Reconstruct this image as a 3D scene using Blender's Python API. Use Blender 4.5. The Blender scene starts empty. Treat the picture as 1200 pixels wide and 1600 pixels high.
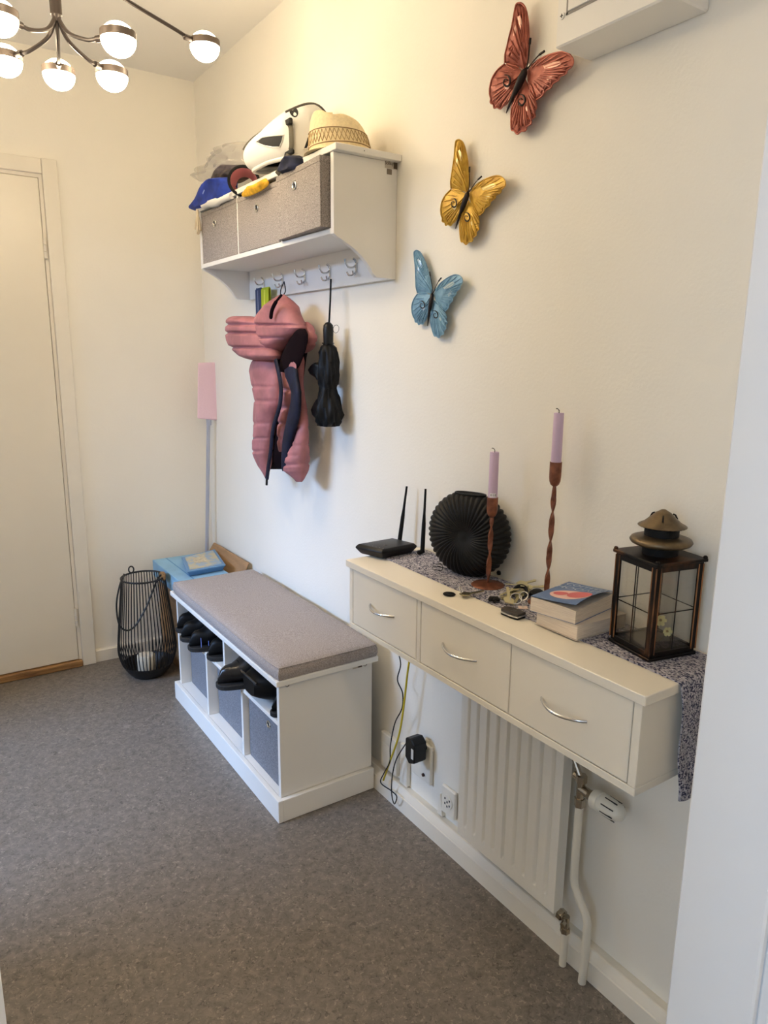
import bpy, bmesh, math, random
from mathutils import Vector, Matrix
random.seed(7)
R = math.radians
SC = bpy.context.scene
COL = SC.collection
# ------------------------------------------------------------------ camera
CAM = Vector((-1.2048, 0.0, 1.3849)); YAW, PITCH, ROLL, FPX = 0.5910, -0.2121, 0.0103, 1121.24
_f = Vector((math.sin(YAW)*math.cos(PITCH), math.cos(YAW)*math.cos(PITCH), math.sin(PITCH)))
_r = Vector((math.cos(YAW), -math.sin(YAW), 0)); _u = _r.cross(_f)
RT = _r*math.cos(ROLL)+_u*math.sin(ROLL); UP = -_r*math.sin(ROLL)+_u*math.cos(ROLL); FW = _f
cd = bpy.data.cameras.new('camera'); cam = bpy.data.objects.new('camera', cd); COL.objects.link(cam)
cd.sensor_fit = 'VERTICAL'; cd.sensor_height = 36; cd.lens = FPX/1600*36; cd.clip_start = .02
m3 = Matrix((RT, UP, -FW)).transposed(); cam.matrix_world = Matrix.Translation(CAM) @ m3.to_4x4()
SC.camera = cam
def W(px, py, ax, v):
    """world point seen at a photo pixel, on the plane  ax = v"""
    d = RT*((px-600)/FPX)+UP*((800-py)/FPX)+FW; i = 'xyz'.index(ax)
    return CAM+d*((v-CAM[i])/d[i])
# ------------------------------------------------------------------ world, daylight, exposure
wd = bpy.data.worlds.new('world'); SC.world = wd; wd.use_nodes = True
wd.node_tree.nodes['Background'].inputs[0].default_value = (.62, .78, 1, 1)
wd.node_tree.nodes['Background'].inputs[1].default_value = 0.35
def area(name, loc, rot, sx, sy, power, col):
    l = bpy.data.lights.new(name, 'AREA'); l.shape = 'RECTANGLE'; l.size = sx; l.size_y = sy; l.energy = power; l.color = col
    o = bpy.data.objects.new(name, l); o.location = loc; o.rotation_euler = rot; COL.objects.link(o); return o
LAMP_E = 42.0
area('daylight_sky', (-5.0, 2.35, 3.15), (0, R(-62), 0), 1.3, 2.4, 290, (.38, .59, 1))
area('daylight_rear_window', (-3.18, -.4, 1.5), (0, R(-90), 0), 1.5, 1.4, 25, (.56, .74, 1))
vs = SC.view_settings; vs.view_transform = 'Standard'; vs.look = 'None'; vs.gamma = 1; vs.use_curve_mapping = False; vs.exposure = 0.52
# ------------------------------------------------------------------ materials
def lin(c):
    return tuple(((v/255)/12.92 if v/255 <= .04045 else ((v/255+.055)/1.055)**2.4) for v in c)+(1,)
MATS = {}
def mat(name, rgb, rough=.5, metal=0, var=0, scale=40, bump=0, bscale=None, rgb2=None, stretch=None, coat=0, spec=.5, trans=0, detail=4, emit=None, estr=0, alpha=1, lo=.35, hi=.65):
    if name in MATS: return MATS[name]
    m = bpy.data.materials.new(name); m.use_nodes = True; nt = m.node_tree; N = nt.nodes; L = nt.links
    b = N['Principled BSDF']; b.inputs['Base Color'].default_value = lin(rgb); b.inputs['Roughness'].default_value = rough
    b.inputs['Metallic'].default_value = metal; b.inputs['Coat Weight'].default_value = coat; b.inputs['Specular IOR Level'].default_value = spec
    b.inputs['Transmission Weight'].default_value = trans; b.inputs['Alpha'].default_value = alpha
    if emit: b.inputs['Emission Color'].default_value = lin(emit); b.inputs['Emission Strength'].default_value = estr
    if var or bump or rgb2:
        tc = N.new('ShaderNodeTexCoord'); mp = N.new('ShaderNodeMapping'); L.new(tc.outputs['Object'], mp.inputs[0])
        if stretch: mp.inputs['Scale'].default_value = stretch
        n = N.new('ShaderNodeTexNoise'); n.inputs['Scale'].default_value = scale; n.inputs['Detail'].default_value = detail; L.new(mp.outputs[0], n.inputs[0])
        if rgb2 or var:
            r = N.new('ShaderNodeValToRGB'); L.new(n.outputs['Fac'], r.inputs[0])
            r.color_ramp.elements[0].position = lo; r.color_ramp.elements[1].position = hi
            c2 = rgb2 if rgb2 else tuple(max(0, v*(1-var)) for v in rgb)
            r.color_ramp.elements[0].color = lin(c2); r.color_ramp.elements[1].color = lin(rgb); L.new(r.outputs[0], b.inputs['Base Color'])
        if bump:
            n2 = N.new('ShaderNodeTexNoise'); n2.inputs['Scale'].default_value = bscale or scale*3; n2.inputs['Detail'].default_value = 2; L.new(mp.outputs[0], n2.inputs[0])
            bp = N.new('ShaderNodeBump'); bp.inputs['Strength'].default_value = bump; bp.inputs['Distance'].default_value = .002
            L.new(n2.outputs['Fac'], bp.inputs['Height']); L.new(bp.outputs[0], b.inputs['Normal'])
    MATS[name] = m; return m
WALL = mat('wall_paint', (246, 241, 229), .75, bump=.22, bscale=130, var=.01, scale=3)
CEIL = mat('ceiling_paint', (246, 243, 237), .8)
TRIM = mat('trim_paint', (238, 231, 216), .45, var=.02, scale=6)
DOORM = mat('door_paint', (238, 230, 213), .35, var=.015, scale=3)
STUBM = mat('frame_paint', (232, 232, 232), .5, bump=.1, bscale=60)
WHITE = mat('white_laminate', (240, 237, 230), .38)
CREAM = mat('cream_laminate', (240, 231, 213), .38)
SILL = mat('bare_wood', (170, 128, 78), .6, rgb2=(120, 84, 48), scale=8, stretch=(1, 12, 12))
CHROME = mat('chrome', (215, 215, 215), .18, 1)
STEEL = mat('satin_steel', (205, 204, 200), .3, .75)
BRASS = mat('key_brass', (214, 203, 158), .32, .6)
BLACK = mat('black_plastic', (18, 18, 19), .38, spec=.3)
MBLACK = mat('matt_black', (13, 13, 14), .6, spec=.25)
GFAB = mat('grey_bin_fabric', (178, 168, 160), .9, rgb2=(126, 118, 112), scale=380, bump=.4, bscale=420, detail=2)
GFAB2 = mat('blue_grey_bin_fabric', (142, 142, 146), .9, rgb2=(104, 104, 109), scale=380, bump=.4, bscale=420, detail=2)
CUSH = mat('cushion_linen', (178, 168, 162), .95, rgb2=(144, 135, 130), scale=330, bump=.35, bscale=450, detail=2)
SHOE = mat('black_shoe', (8, 8, 9), .5, spec=.25); SHOE2 = mat('black_leather', (24, 22, 22), .3)
# ------------------------------------------------------------------ mesh helpers
class MB:
    def __init__(s): s.v = []; s.f = []
    def add(s, vs, fs):
        o = len(s.v); s.v += [tuple(p) for p in vs]; s.f += [tuple(i+o for i in f) for f in fs]; return s
    def box(s, x0, x1, y0, y1, z0, z1):
        x0, x1 = sorted((x0, x1)); y0, y1 = sorted((y0, y1)); z0, z1 = sorted((z0, z1))
        return s.add([(x0,y0,z0),(x1,y0,z0),(x1,y1,z0),(x0,y1,z0),(x0,y0,z1),(x1,y0,z1),(x1,y1,z1),(x0,y1,z1)],
                     [(0,3,2,1),(4,5,6,7),(0,1,5,4),(1,2,6,5),(2,3,7,6),(3,0,4,7)])
    def prism(s, poly, a, b, ax='z'):
        """poly of 2-d points extruded from a to b along ax (poly coords are the other two axes in order)"""
        def P(p, t): return {'x': (t, p[0], p[1]), 'y': (p[0], t, p[1]), 'z': (p[0], p[1], t)}[ax]
        n = len(poly)
        return s.add([P(p, a) for p in poly]+[P(p, b) for p in poly],
                     [tuple(range(n))[::-1], tuple(range(n, 2*n))]+[(i, (i+1) % n, n+(i+1) % n, n+i) for i in range(n)])
    def tube(s, path, r, seg=8, closed=False, flat=None):
        P = [Vector(p) for p in path]; n = len(P); rs = r if isinstance(r, (list, tuple)) else [r]*n
        vs = []; t0 = None; nrm = None
        for i in range(n):
            a = P[(i-1) % n] if (closed or i) else P[0]; b = P[(i+1) % n] if (closed or i < n-1) else P[-1]
            t = (b-a); t = t.normalized() if t.length > 1e-9 else Vector((0, 0, 1))
            if nrm is None:
                h = Vector((0, 0, 1)) if abs(t.z) < .9 else Vector((1, 0, 0)); nrm = (h-t*h.dot(t)).normalized()
            else:
                nrm = nrm-t*nrm.dot(t); nrm = nrm.normalized() if nrm.length > 1e-6 else t.orthogonal().normalized()
            bn = t.cross(nrm)
            for k in range(seg):
                c, q = math.cos(2*math.pi*k/seg), math.sin(2*math.pi*k/seg)
                vs.append(P[i]+nrm*(c*rs[i])+bn*(q*rs[i]*(flat or 1)))
        fs = []
        for i in range(n if closed else n-1):
            for k in range(seg):
                a = i*seg+k; b = i*seg+(k+1) % seg; c = ((i+1) % n)*seg+(k+1) % seg; d = ((i+1) % n)*seg+k
                fs.append((a, b, c, d))
        if not closed: fs += [tuple(range(seg))[::-1], tuple(range((n-1)*seg, n*seg))]
        return s.add(vs, fs)
    def lathe(s, prof, c, seg=32, mod=None, sy=1.0, ang=0, close=True):
        """prof: (r,z) list about the vertical axis through c; mod(theta,i)->radius factor"""
        vs = []; n = len(prof)
        for i, (r, z) in enumerate(prof):
            for k in range(seg):
                t = 2*math.pi*k/seg; q = r*(mod(t, i) if mod else 1)
                x, y = q*math.cos(t), q*math.sin(t)*sy
                vs.append((c[0]+x*math.cos(ang)-y*math.sin(ang), c[1]+x*math.sin(ang)+y*math.cos(ang), c[2]+z))
        fs = [(i*seg+k, i*seg+(k+1) % seg, (i+1)*seg+(k+1) % seg, (i+1)*seg+k) for i in range(n-1) for k in range(seg)]
        if close: fs += [tuple(range(seg))[::-1], tuple(range((n-1)*seg, n*seg))]
        return s.add(vs, fs)
    def grid(s, fn, nu, nv, cu=False):
        vs = [fn(i/(nu if cu else nu-1), j/(nv-1)) for j in range(nv) for i in range(nu)]
        fs = [(j*nu+i, j*nu+(i+1) % nu, (j+1)*nu+(i+1) % nu, (j+1)*nu+i) for j in range(nv-1) for i in range(nu if cu else nu-1)]
        return s.add(vs, fs)
    def blob(s, rows, x0, th, sub=5, seg=18, seams=(), seam_d=.35, sw=3.0, bulge=0.0, ridge=None):
        """puffy closed body: rows = (photo_y, left, right) outlines at depth x0, elliptic sections of half thickness th"""
        rr = []
        for i in range(len(rows)-1):
            for k in range(sub):
                t = k/sub; rr.append(tuple(rows[i][j]*(1-t)+rows[i+1][j]*t for j in range(3)))
        rr.append(rows[-1]); n = len(rr); y0, y1 = rows[0][0], rows[-1][0]
        vs = []
        for i, (py, xl, xr) in enumerate(rr):
            t = (py-y0)/(y1-y0); e = min(1, math.sqrt(max(0, 1-(2*t-1)**6))+.12)
            g = 1-seam_d*max([0]+[math.exp(-((py-q)/sw)**2) for q in seams])
            a = W(xl, py, 'x', x0); b = W(xr, py, 'x', x0); mid = (a+b)/2; h = (a-b)/2
            for k in range(seg):
                c, q = math.cos(2*math.pi*k/seg), math.sin(2*math.pi*k/seg)
                T = min(th, .62*h.length+.003)*e*g*(1+(ridge(2*math.pi*k/seg, t) if ridge else 0))
                p = mid+h*(c*(1-.05*(1-g)))+Vector((-1, 0, 0))*(q*T+bulge*math.sin(math.pi*t))
                vs.append(p)
        fs = [(i*seg+k, i*seg+(k+1) % seg, (i+1)*seg+(k+1) % seg, (i+1)*seg+k) for i in range(n-1) for k in range(seg)]
        fs += [tuple(range(seg))[::-1], tuple(range((n-1)*seg, n*seg))]
        return s.add(vs, fs)
    def xf(s, M):
        s.v = [tuple(M @ Vector(p)) for p in s.v]; return s
    def build(s, name, m, parent=None, smooth=False, bevel=0, seg=1, ang=40):
        off = Vector((0, 0, 0)); p = parent
        while p is not None: off += p.location; p = p.parent
        me = bpy.data.meshes.new(name); me.from_pydata([tuple(Vector(q)-off) for q in s.v], [], s.f)
        me.validate(); bm = bmesh.new(); bm.from_mesh(me); bmesh.ops.recalc_face_normals(bm, faces=bm.faces)
        if bevel:
            ed = [e for e in bm.edges if len(e.link_faces) == 2 and e.calc_face_angle(0) > R(30)]
            bmesh.ops.bevel(bm, geom=ed, offset=bevel, segments=seg, profile=.5, affect='EDGES', clamp_overlap=True)
        bm.to_mesh(me); bm.free()
        if smooth:
            for f in me.polygons: f.use_smooth = True
            me.set_sharp_from_angle(angle=R(ang))
        me.materials.append(m); o = bpy.data.objects.new(name, me); COL.objects.link(o)
        if parent is not None: o.parent = parent
        return o
def box(*a): return MB().box(*a)
def tag(o, label=None, cat=None, group=None, kind=None):
    if label: o['label'] = label
    if cat: o['category'] = cat
    if group: o['group'] = group
    if kind: o['kind'] = kind
    return o
def thing(name, label, cat, loc, group=None):
    o = bpy.data.objects.new(name, None); o.location = loc; o.empty_display_size = .05; COL.objects.link(o); return tag(o, label, cat, group)
def struct(o): o['kind'] = 'structure'; return o
def sempty(name, loc):
    o = bpy.data.objects.new(name, None); o.location = loc; COL.objects.link(o); o['kind'] = 'structure'; return o
def text(name, body, size, m, parent, origin, right, up, depth=.0003, sx=1.0):
    c = bpy.data.curves.new(name, 'FONT'); c.body = body; c.size = size; c.extrude = depth; c.align_x = 'CENTER'; c.align_y = 'CENTER'
    o = bpy.data.objects.new(name+'_tmp', c); COL.objects.link(o); dg = bpy.context.evaluated_depsgraph_get(); dg.update()
    me = bpy.data.meshes.new_from_object(o.evaluated_get(dg)); bpy.data.objects.remove(o)
    right = Vector(right).normalized(); up = Vector(up).normalized(); nn = right.cross(up); off = Vector((0, 0, 0)); p = parent
    while p is not None: off += p.location; p = p.parent
    for v in me.vertices: v.co = Vector(origin)+right*(v.co.x*sx)+up*v.co.y+nn*v.co.z-off
    me.name = name; me.materials.clear(); me.materials.append(m); q = bpy.data.objects.new(name, me); COL.objects.link(q); q.parent = parent; return q
def arc(fn, n): return [fn(i/(n-1)) for i in range(n)]
def spline(pts, n=8):
    P = [Vector(p) for p in pts]; P = [2*P[0]-P[1]]+P+[2*P[-1]-P[-2]]; out = []
    for i in range(1, len(P)-2):
        a, b, c, d = P[i-1:i+3]
        for k in range(n):
            t = k/n; out.append(.5*((2*b)+(c-a)*t+(2*a-5*b+4*c-d)*t*t+(3*b-a-3*c+d)*t**3))
    return out+[P[-2]]
# ================================================================== THE SETTING
YB, H, XL, YD0, YD1 = 3.305, 2.539, -1.60, .38, .50
def floor_mat():
    m = bpy.data.materials.new('linoleum'); m.use_nodes = True; nt = m.node_tree; N = nt.nodes; L = nt.links; b = N['Principled BSDF']
    tc = N.new('ShaderNodeTexCoord')
    def noise(sc, det, dist=0, rough=.5):
        n = N.new('ShaderNodeTexNoise'); n.inputs['Scale'].default_value = sc; n.inputs['Detail'].default_value = det; n.inputs['Distortion'].default_value = dist; n.inputs['Roughness'].default_value = rough
        L.new(tc.outputs['Object'], n.inputs[0]); return n
    def ramp(src, stops):
        r = N.new('ShaderNodeValToRGB'); L.new(src, r.inputs[0]); e = r.color_ramp.elements
        while len(e) < len(stops): e.new(.5)
        for i, (p, c) in enumerate(stops): e[i].position = p; e[i].color = c
        return r
    base = ramp(noise(46, 5, .8, .7).outputs['Fac'], [(.3, lin((96, 89, 81))), (.5, lin((118, 110, 101))), (.7, lin((138, 129, 118)))])
    big = ramp(noise(7, 2).outputs['Fac'], [(.35, (0, 0, 0, 1)), (.65, (1, 1, 1, 1))])
    sp = ramp(noise(100, 3, 1.2).outputs['Fac'], [(.60, (0, 0, 0, 1)), (.67, (1, 1, 1, 1))])
    sd = ramp(noise(82, 3, 1.5).outputs['Fac'], [(.33, (1, 1, 1, 1)), (.41, (0, 0, 0, 1))])
    def mix(f, a, bcol, fac):
        x = N.new('ShaderNodeMix'); x.data_type = 'RGBA'; mm = N.new('ShaderNodeMath'); mm.operation = 'MULTIPLY'; mm.inputs[1].default_value = fac
        L.new(f, mm.inputs[0]); L.new(mm.outputs[0], x.inputs[0]); L.new(a, x.inputs[6]); x.inputs[7].default_value = bcol; return x.outputs[2]
    c = mix(sp.outputs[0], base.outputs[0], lin((172, 160, 146)), .55); c = mix(sd.outputs[0], c, lin((62, 56, 52)), .6); c = mix(big.outputs[0], c, lin((118, 112, 108)), .18)
    L.new(c, b.inputs['Base Color']); b.inputs['Roughness'].default_value = .42; b.inputs['Specular IOR Level'].default_value = .4
    bp = N.new('ShaderNodeBump'); bp.inputs['Strength'].default_value = .12; bp.inputs['Distance'].default_value = .002
    L.new(noise(200, 2).outputs['Fac'], bp.inputs['Height']); L.new(bp.outputs[0], b.inputs['Normal']); return m
struct(box(-3.3, 1.2, -2.6, YB+.12, -.1, 0).build('floor', floor_mat()))
struct(box(-3.3, 1.2, -2.6, YB+.12, H, H+.1).build('ceiling', CEIL))
struct(box(0, .12, YD1, YB+.12, 0, H).build('wall_right', WALL))
struct(box(-3.3, 0, YB, YB+.12, 0, H).build('wall_back', WALL))
# left wall of the hall with an open doorway to a day-lit side room
wl = MB(); wl.box(XL-.12, XL, YD1, 1.85, 0, H); wl.box(XL-.12, XL, 2.85, YB, 0, H); wl.box(XL-.12, XL, 1.85, 2.85, 2.1, H); struct(wl.build('wall_left', WALL))
ws = MB(); ws.box(-3.3, -3.2, -2.6, -1.15, 0, H); ws.box(-3.3, -3.2, .33, 1.2, 0, H); ws.box(-3.3, -3.2, -1.15, .33, 0, .72); ws.box(-3.3, -3.2, -1.15, .33, 2.28, H); ws.box(-3.3, -3.2, 3.2, YB, 0, H); ws.box(-3.3, -3.2, 1.2, 3.2, 0, .75); ws.box(-3.3, -3.2, 1.2, 3.2, 2.45, H); struct(ws.build('wall_side', WALL))
# wall with the doorway the picture is taken through: jambs left and right
wf = MB(); wf.box(-.355, .12, YD0, YD1, 0, H); wf.box(-3.2, -1.193, YD0, YD1, 0, H); wf.box(-1.193, -.355, YD0, YD1, 2.1, H); struct(wf.build('wall_front', STUBM, bevel=.003))
wr = MB(); wr.box(-3.3, 1.2, -2.62, -2.5, 0, H); struct(wr.build('wall_rear', WALL))
struct(box(1.1, 1.2, -2.5, YD0, 0, H).build('wall_far_right', WALL))
# casing strip of the near doorway
tr = MB(); tr.box(-.345, -.27, YD0-.016, YD0, 0, 2.16); struct(tr.build('trim_1', STUBM, bevel=.003))
# baseboards
bb = MB(); bb.prism([(0, 0), (-.044, 0), (-.040, .046), (-.037, .0475), (-.036, .050), (-.026, .066), (-.022, .067), (0, .063)], YD1, YB, 'y'); struct(bb.build('baseboard_right', TRIM))
bk = MB(); bk.prism([(YB, 0), (YB-.014, 0), (YB-.014, .052), (YB-.009, .058), (YB, .058)], -.588, -.044, 'x'); struct(bk.build('baseboard_back', TRIM))
# inner door in the back wall
d1 = sempty('door_1', (-1.05, YB, 0))
box(-1.455, -.656, YB-.014, YB-.001, .034, 2.063).build('door_leaf', DOORM, d1, bevel=.002)
box(-.640, -.583, YB-.024, YB-.001, 0, 2.137).build('side_casing', TRIM, d1, bevel=.002)
box(-1.53, -1.472, YB-.024, YB-.001, 0, 2.137).build('side_casing', TRIM, d1, bevel=.002)
box(-1.472, -.6405, YB-.022, YB-.001, 2.079, 2.135).build('head_casing', TRIM, d1, bevel=.002)
jm = MB(); jm.box(-.6535, -.6405, YB-.010, YB-.001, 0, 2.079); jm.box(-1.4715, -1.457, YB-.010, YB-.001, 0, 2.079); jm.box(-1.457, -.6535, YB-.010, YB-.001, 2.065, 2.079); jm.build('jamb', TRIM, d1)
sl = box(-1.457, -.641, YB-.03, YB-.001, 0.0005, .031).build('threshold', SILL, d1, bevel=.004); sl['label'] = 'bare brown wooden threshold'
for z in (1.80, .235):
    hg = MB()
    for a, b_ in ((-.04, -.014), (-.012, .012), (.014, .04)): hg.tube([(-.652, YB-.02, z+a), (-.652, YB-.02, z+b_)], .007, 10)
    hg.build('hinge', TRIM, d1, smooth=True)
# ================================================================== CEILING LAMP
GLOW = mat('lamp_glass', (255, 250, 240), .3, emit=(255, 232, 195), estr=LAMP_E)
LMET = mat('lamp_metal', (58, 50, 46), .4, .35)
LBAND = mat('lamp_band', (104, 92, 84), .45, .3)
lx, ly = -.791, 2.05
lamp = thing('ceiling_lamp', 'dark metal ceiling lamp with curved arms and glowing white globes', 'lamp', (lx, ly, H))
st = MB(); st.tube([(lx, ly, H-.03), (lx, ly, 2.18)], .0135, 20); st.build('stem', LMET, lamp, smooth=True)
MB().lathe([(.0, -.03), (.055, -.03), (.06, -.026), (.06, -.0005), (0, -.0005)], (lx, ly, H), 32).build('canopy', LMET, lamp, smooth=True)
MB().lathe([(0, -.012), (.007, -.012), (.010, -.004), (.0125, .004), (0, .004)], (lx, ly, 2.178), 20).build('stem_cap', LMET, lamp, smooth=True)
def globe(c, dirv, rad):
    c = Vector(c); zb = rad*.20
    prof = []
    for i in range(21):
        a = -math.pi/2+math.pi*i/20; prof.append((max(.0004, rad*math.cos(a)), rad*.93*math.sin(a)))
    g = MB().lathe(prof, c, 32).build('globe', GLOW, lamp, smooth=True)
    rb = rad*1.015
    b = MB().lathe([(rad*.9, zb-.0085), (rb, zb-.0085), (rb, zb+.0085), (rad*.9, zb+.0085)], c, 96, mod=lambda t, i: 1+(.012*math.cos(48*t) if i in (1, 2) else 0)); b.build('band', LBAND, g, smooth=True, ang=60)
    e = c+Vector((0, 0, zb)); dv = Vector(dirv); dv.z = 0; dv.normalize()
    k = MB(); k.tube([e-dv*(rad+.022), e-dv*(rad-.002)], .0075, 12); k.build('socket', LMET, g, smooth=True)
    return e-dv*(rad+.02), dv
zg = 2.108; rg = .0400
for (px, py) in ((185, 62), (175, 119), (92, 117), (8, 95), (-2, 28)):
    c = W(px, py, 'z', zg); dv = Vector((c.x-lx, c.y-ly, 0)); e, n = globe(c, dv, rg)
    n0 = n; p0 = Vector((lx, ly, 2.185))+n0*.006
    pts = spline([p0, p0+Vector((0, 0, -.018))+n0*.003, p0+Vector((0, 0, -.048))+n0*.028, e-n*.03+Vector((0, 0, .002)), e], 8)
    MB().tube(pts, .0048, 8).build('arm', LMET, lamp, smooth=True)
for a in (10, 188, 262):
    c = (W(320, 73, 'z', 2.22) if a == 10 else Vector((lx+.4*math.cos(R(a)), ly+.4*math.sin(R(a)), 2.22)))
    dv = Vector((c.x-lx, c.y-ly, 0)); e, n = globe(c, dv, rg); p0 = Vector((lx, ly, 2.33))
    pts = spline([p0+n*.012, p0+n*.05+Vector((0, 0, -.022)), p0+n*.16+Vector((0, 0, -.058)), e-n*.02+Vector((0, 0, .008)), e], 8)
    MB().tube(pts, .0048, 8).build('arm', LMET, lamp, smooth=True)
rl = thing('added_fill_lamp', 'added round white fill lamp, unseen behind the camera', 'lamp', (-.9, -1.1, H))  # added lamp, unseen behind the camera, to brighten the near surfaces of the hall
MB().lathe([(0, -.001), (.13, -.001), (.13, -.018), (.118, -.02), (0, -.02)], (-.9, -1.1, H), 32).build('mount', WHITE, rl, smooth=True, ang=40)
MB().lathe([(.118, -.0205), (.15, -.04), (.155, -.06), (.13, -.085), (.07, -.1), (.001, -.104)], (-.9, -1.1, H), 32, close=False).build('shade', mat('added_fill_lamp_glass', (255, 250, 240), .4, emit=(255, 228, 188), estr=42), rl, smooth=True)
# ================================================================== FUSE BOX
fb = thing('fuse_box', 'white metal fuse box on the wall above the red butterfly', 'fuse box', (0, .955, 1.959))
box(-.100, -.0005, .829, 1.082, 1.959, 2.33).build('housing', WHITE, fb, bevel=.003)
dr = MB(); dr.box(-.1035, -.1002, .85, 1.052, 2.012, 2.30); dr.build('access_door', WHITE, fb, bevel=.001)
gq = MB(); gq.box(-.1012, -.1004, .845, 1.057, 2.007, 2.0115); gq.box(-.1012, -.1004, 1.0525, 1.057, 2.007, 2.305); gq.build('door_seam', mat('seam_grey', (150, 145, 138), .6), fb)
q = W(878, 25, 'x', -.1015); sc = MB(); sc.tube([(q.x+.0015, q.y, q.z), (q.x-.0008, q.y, q.z)], .006, 16); sq = sc.build('screw', WHITE, fb)
cr = MB(); cr.box(q.x-.0012, q.x-.0007, q.y-.0035, q.y+.0035, q.z-.0007, q.z+.0007); cr.box(q.x-.0012, q.x-.0007, q.y-.0007, q.y+.0007, q.z-.0035, q.z+.0035); cr.build('slot', MBLACK, sq)
# ================================================================== RADIATOR
RADM = mat('radiator_enamel', (236, 231, 219), .35)
rd = thing('radiator', 'white ribbed panel radiator under the drawer console', 'radiator', (-.06, 1.13, .14))
RY0, RY1, RZ0, RZ1, RX = .958, 1.302, .138, .60, -.082
nr = 9; pitch = (RY1-RY0-.02)/nr
def rad_sec(y):
    u = ((y-RY0-.01)/pitch) % 1.0
    if y < RY0+.012 or y > RY1-.012: return 0
    return -.010*max(0, 1-((u-.5)/.15)**2) if abs(u-.5) < .15 else 0
ny = 150; zs = [(RZ0, 0), (RZ0+.004, .004), (RZ0+.03, .004), (RZ0+.038, 1), (RZ1-.038, 1), (RZ1-.03, .004), (RZ1, 0)]
def rf(u, v):
    z, k = zs[int(round(v*(len(zs)-1)))]; y = RY0+(RY1-RY0)*u
    return (RX-rad_sec(y)*(k if k == 1 else 0), y, z)
pm = MB(); pm.grid(rf, ny, len(zs)); pm.build('front_panel', RADM, rd, smooth=True, ang=50)
bx_ = MB(); bx_.box(RX+.012, RX+.03, RY0, RY1, RZ0, RZ1); bx_.box(RX, RX+.012, RY0-.001, RY0, RZ0, RZ1); bx_.box(RX, RX+.012, RY1, RY1+.001, RZ0, RZ1); bx_.box(RX, RX+.012, RY0, RY1, RZ0-.001, RZ0); bx_.box(RX, RX+.012, RY0, RY1, RZ1, RZ1+.001); bx_.build('back_panel', RADM, rd)
for y in (1.02, 1.24):
    box(RX+.03, -.0005, y-.012, y+.012, .2, .5).build('wall_bracket', RADM, rd)
PIPE = mat('pipe_paint', (232, 225, 208), .4); NICK = mat('old_nickel', (178, 166, 148), .25, 1)
px_ = -.058
pp = spline([(px_, .926, .43), (px_, .926, .36), (px_, .926, .27), (px_, .921, .225), (px_, .884, .17), (px_, .879, .13), (px_, .880, .05), (px_, .882, 0.0005)], 8)
MB().tube(pp, .0092, 16).build('supply_pipe', PIPE, rd, smooth=True)
MB().tube([(px_, .940, 0.0005), (px_, .940, .095)], .0085, 16).build('return_pipe', PIPE, rd, smooth=True)
v1 = MB(); v1.tube([(px_, .926, .425), (px_, .926, .445)], .0125, 6); v1.tube([(px_, .926, .445), (px_, .926, .497)], .0095, 14); v1.tube([(px_, .926, .468), (px_, .890, .466)], .0105, 14); v1.tube([(px_, .902, .4665), (px_, .888, .466)], .0125, 6)
v1.tube([(px_, .926, .49), (px_, .945, .493)], .008, 10); v1.tube([(px_, .926, .484), (px_, .926, .500)], .0125, 6); v1.tube([(px_, .926, .49), (px_, .960, .545)], .006, 10)
v1.build('supply_valve', NICK, rd, smooth=True, ang=35)
v2 = MB(); v2.tube([(px_, .960, .128), (px_, .948, .126)], .0135, 6); v2.tube([(px_, .955, .127), (px_, .938, .122)], .0085, 12); v2.tube([(px_, .940, .132), (px_, .940, .092)], .009, 12); v2.tube([(px_, .940, .103), (px_, .940, .09)], .0115, 6); v2.tube([(px_, .940, .122), (px_-.016, .936, .118)], .006, 8)
v2.build('return_valve', NICK, rd, smooth=True, ang=35)
# thermostat head, axis along -y
TH = mat('thermostat_plastic', (234, 230, 216), .35)
tp = [(0, 0), (.0195, 0), (.0215, .003), (.0215, .018), (.0195, .0195), (.0195, .022), (.0215, .0235), (.021, .05), (.018, .066), (.013, .074), (.006, .0765), (0, .077)]
tv = MB().lathe(tp, (0, 0, 0), 32)
Mx = Matrix.Translation((px_, .889, .466)) @ Matrix.Rotation(R(90), 4, 'X'); tv.xf(Mx); th = tv.build('thermostat_head', TH, rd, smooth=True, ang=50)
for k in range(8):
    a = 2*math.pi*k/8+.25; g = MB(); g.box(.0198, .0216, -.0012, .0012, .032, .063)
    g.xf(Mx @ Matrix.Rotation(a, 4, 'Z')); g.build('grip_slot', mat('slot_dark', (40, 38, 36), .7), th)
# ================================================================== OUTLETS, ADAPTER, CABLES
PL = mat('outlet_plastic', (242, 236, 222), .4)
o1 = thing('wall_outlet', 'white wall outlet box partly behind the bench corner', 'outlet', (0, 1.73, .09))
box(-.018, -.0005, 1.685, 1.775, .075, .198).build('outlet_box', PL, o1, bevel=.004, seg=2); box(-.021, -.0182, 1.697, 1.763, .09, .165).build('cover_plate', PL, o1, bevel=.002)
dct = box(-.016, -.0005, 1.63, 1.668, .0675, .205).build('cable_duct', PL, bevel=.002); tag(dct, 'short white vertical cable duct rising from the baseboard between two outlets', 'cable duct')
o2 = thing('wall_outlet', 'white wall outlet holding the black power adapter', 'outlet', (0, 1.56, .14))
box(-.014, -.0005, 1.515, 1.612, .135, .258).build('cover_plate', PL, o2, bevel=.004, seg=2)
rr_ = MB(); rr_.tube([(-.0142, 1.545, .158), (-.019, 1.545, .158)], .005, 12); rr_.build('plug_hole', mat('brown_hole', (70, 45, 30), .6), o2, smooth=True)
o3 = thing('phone_socket', 'small square white phone socket low beside the radiator', 'socket', (0, 1.43, .1))
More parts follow.
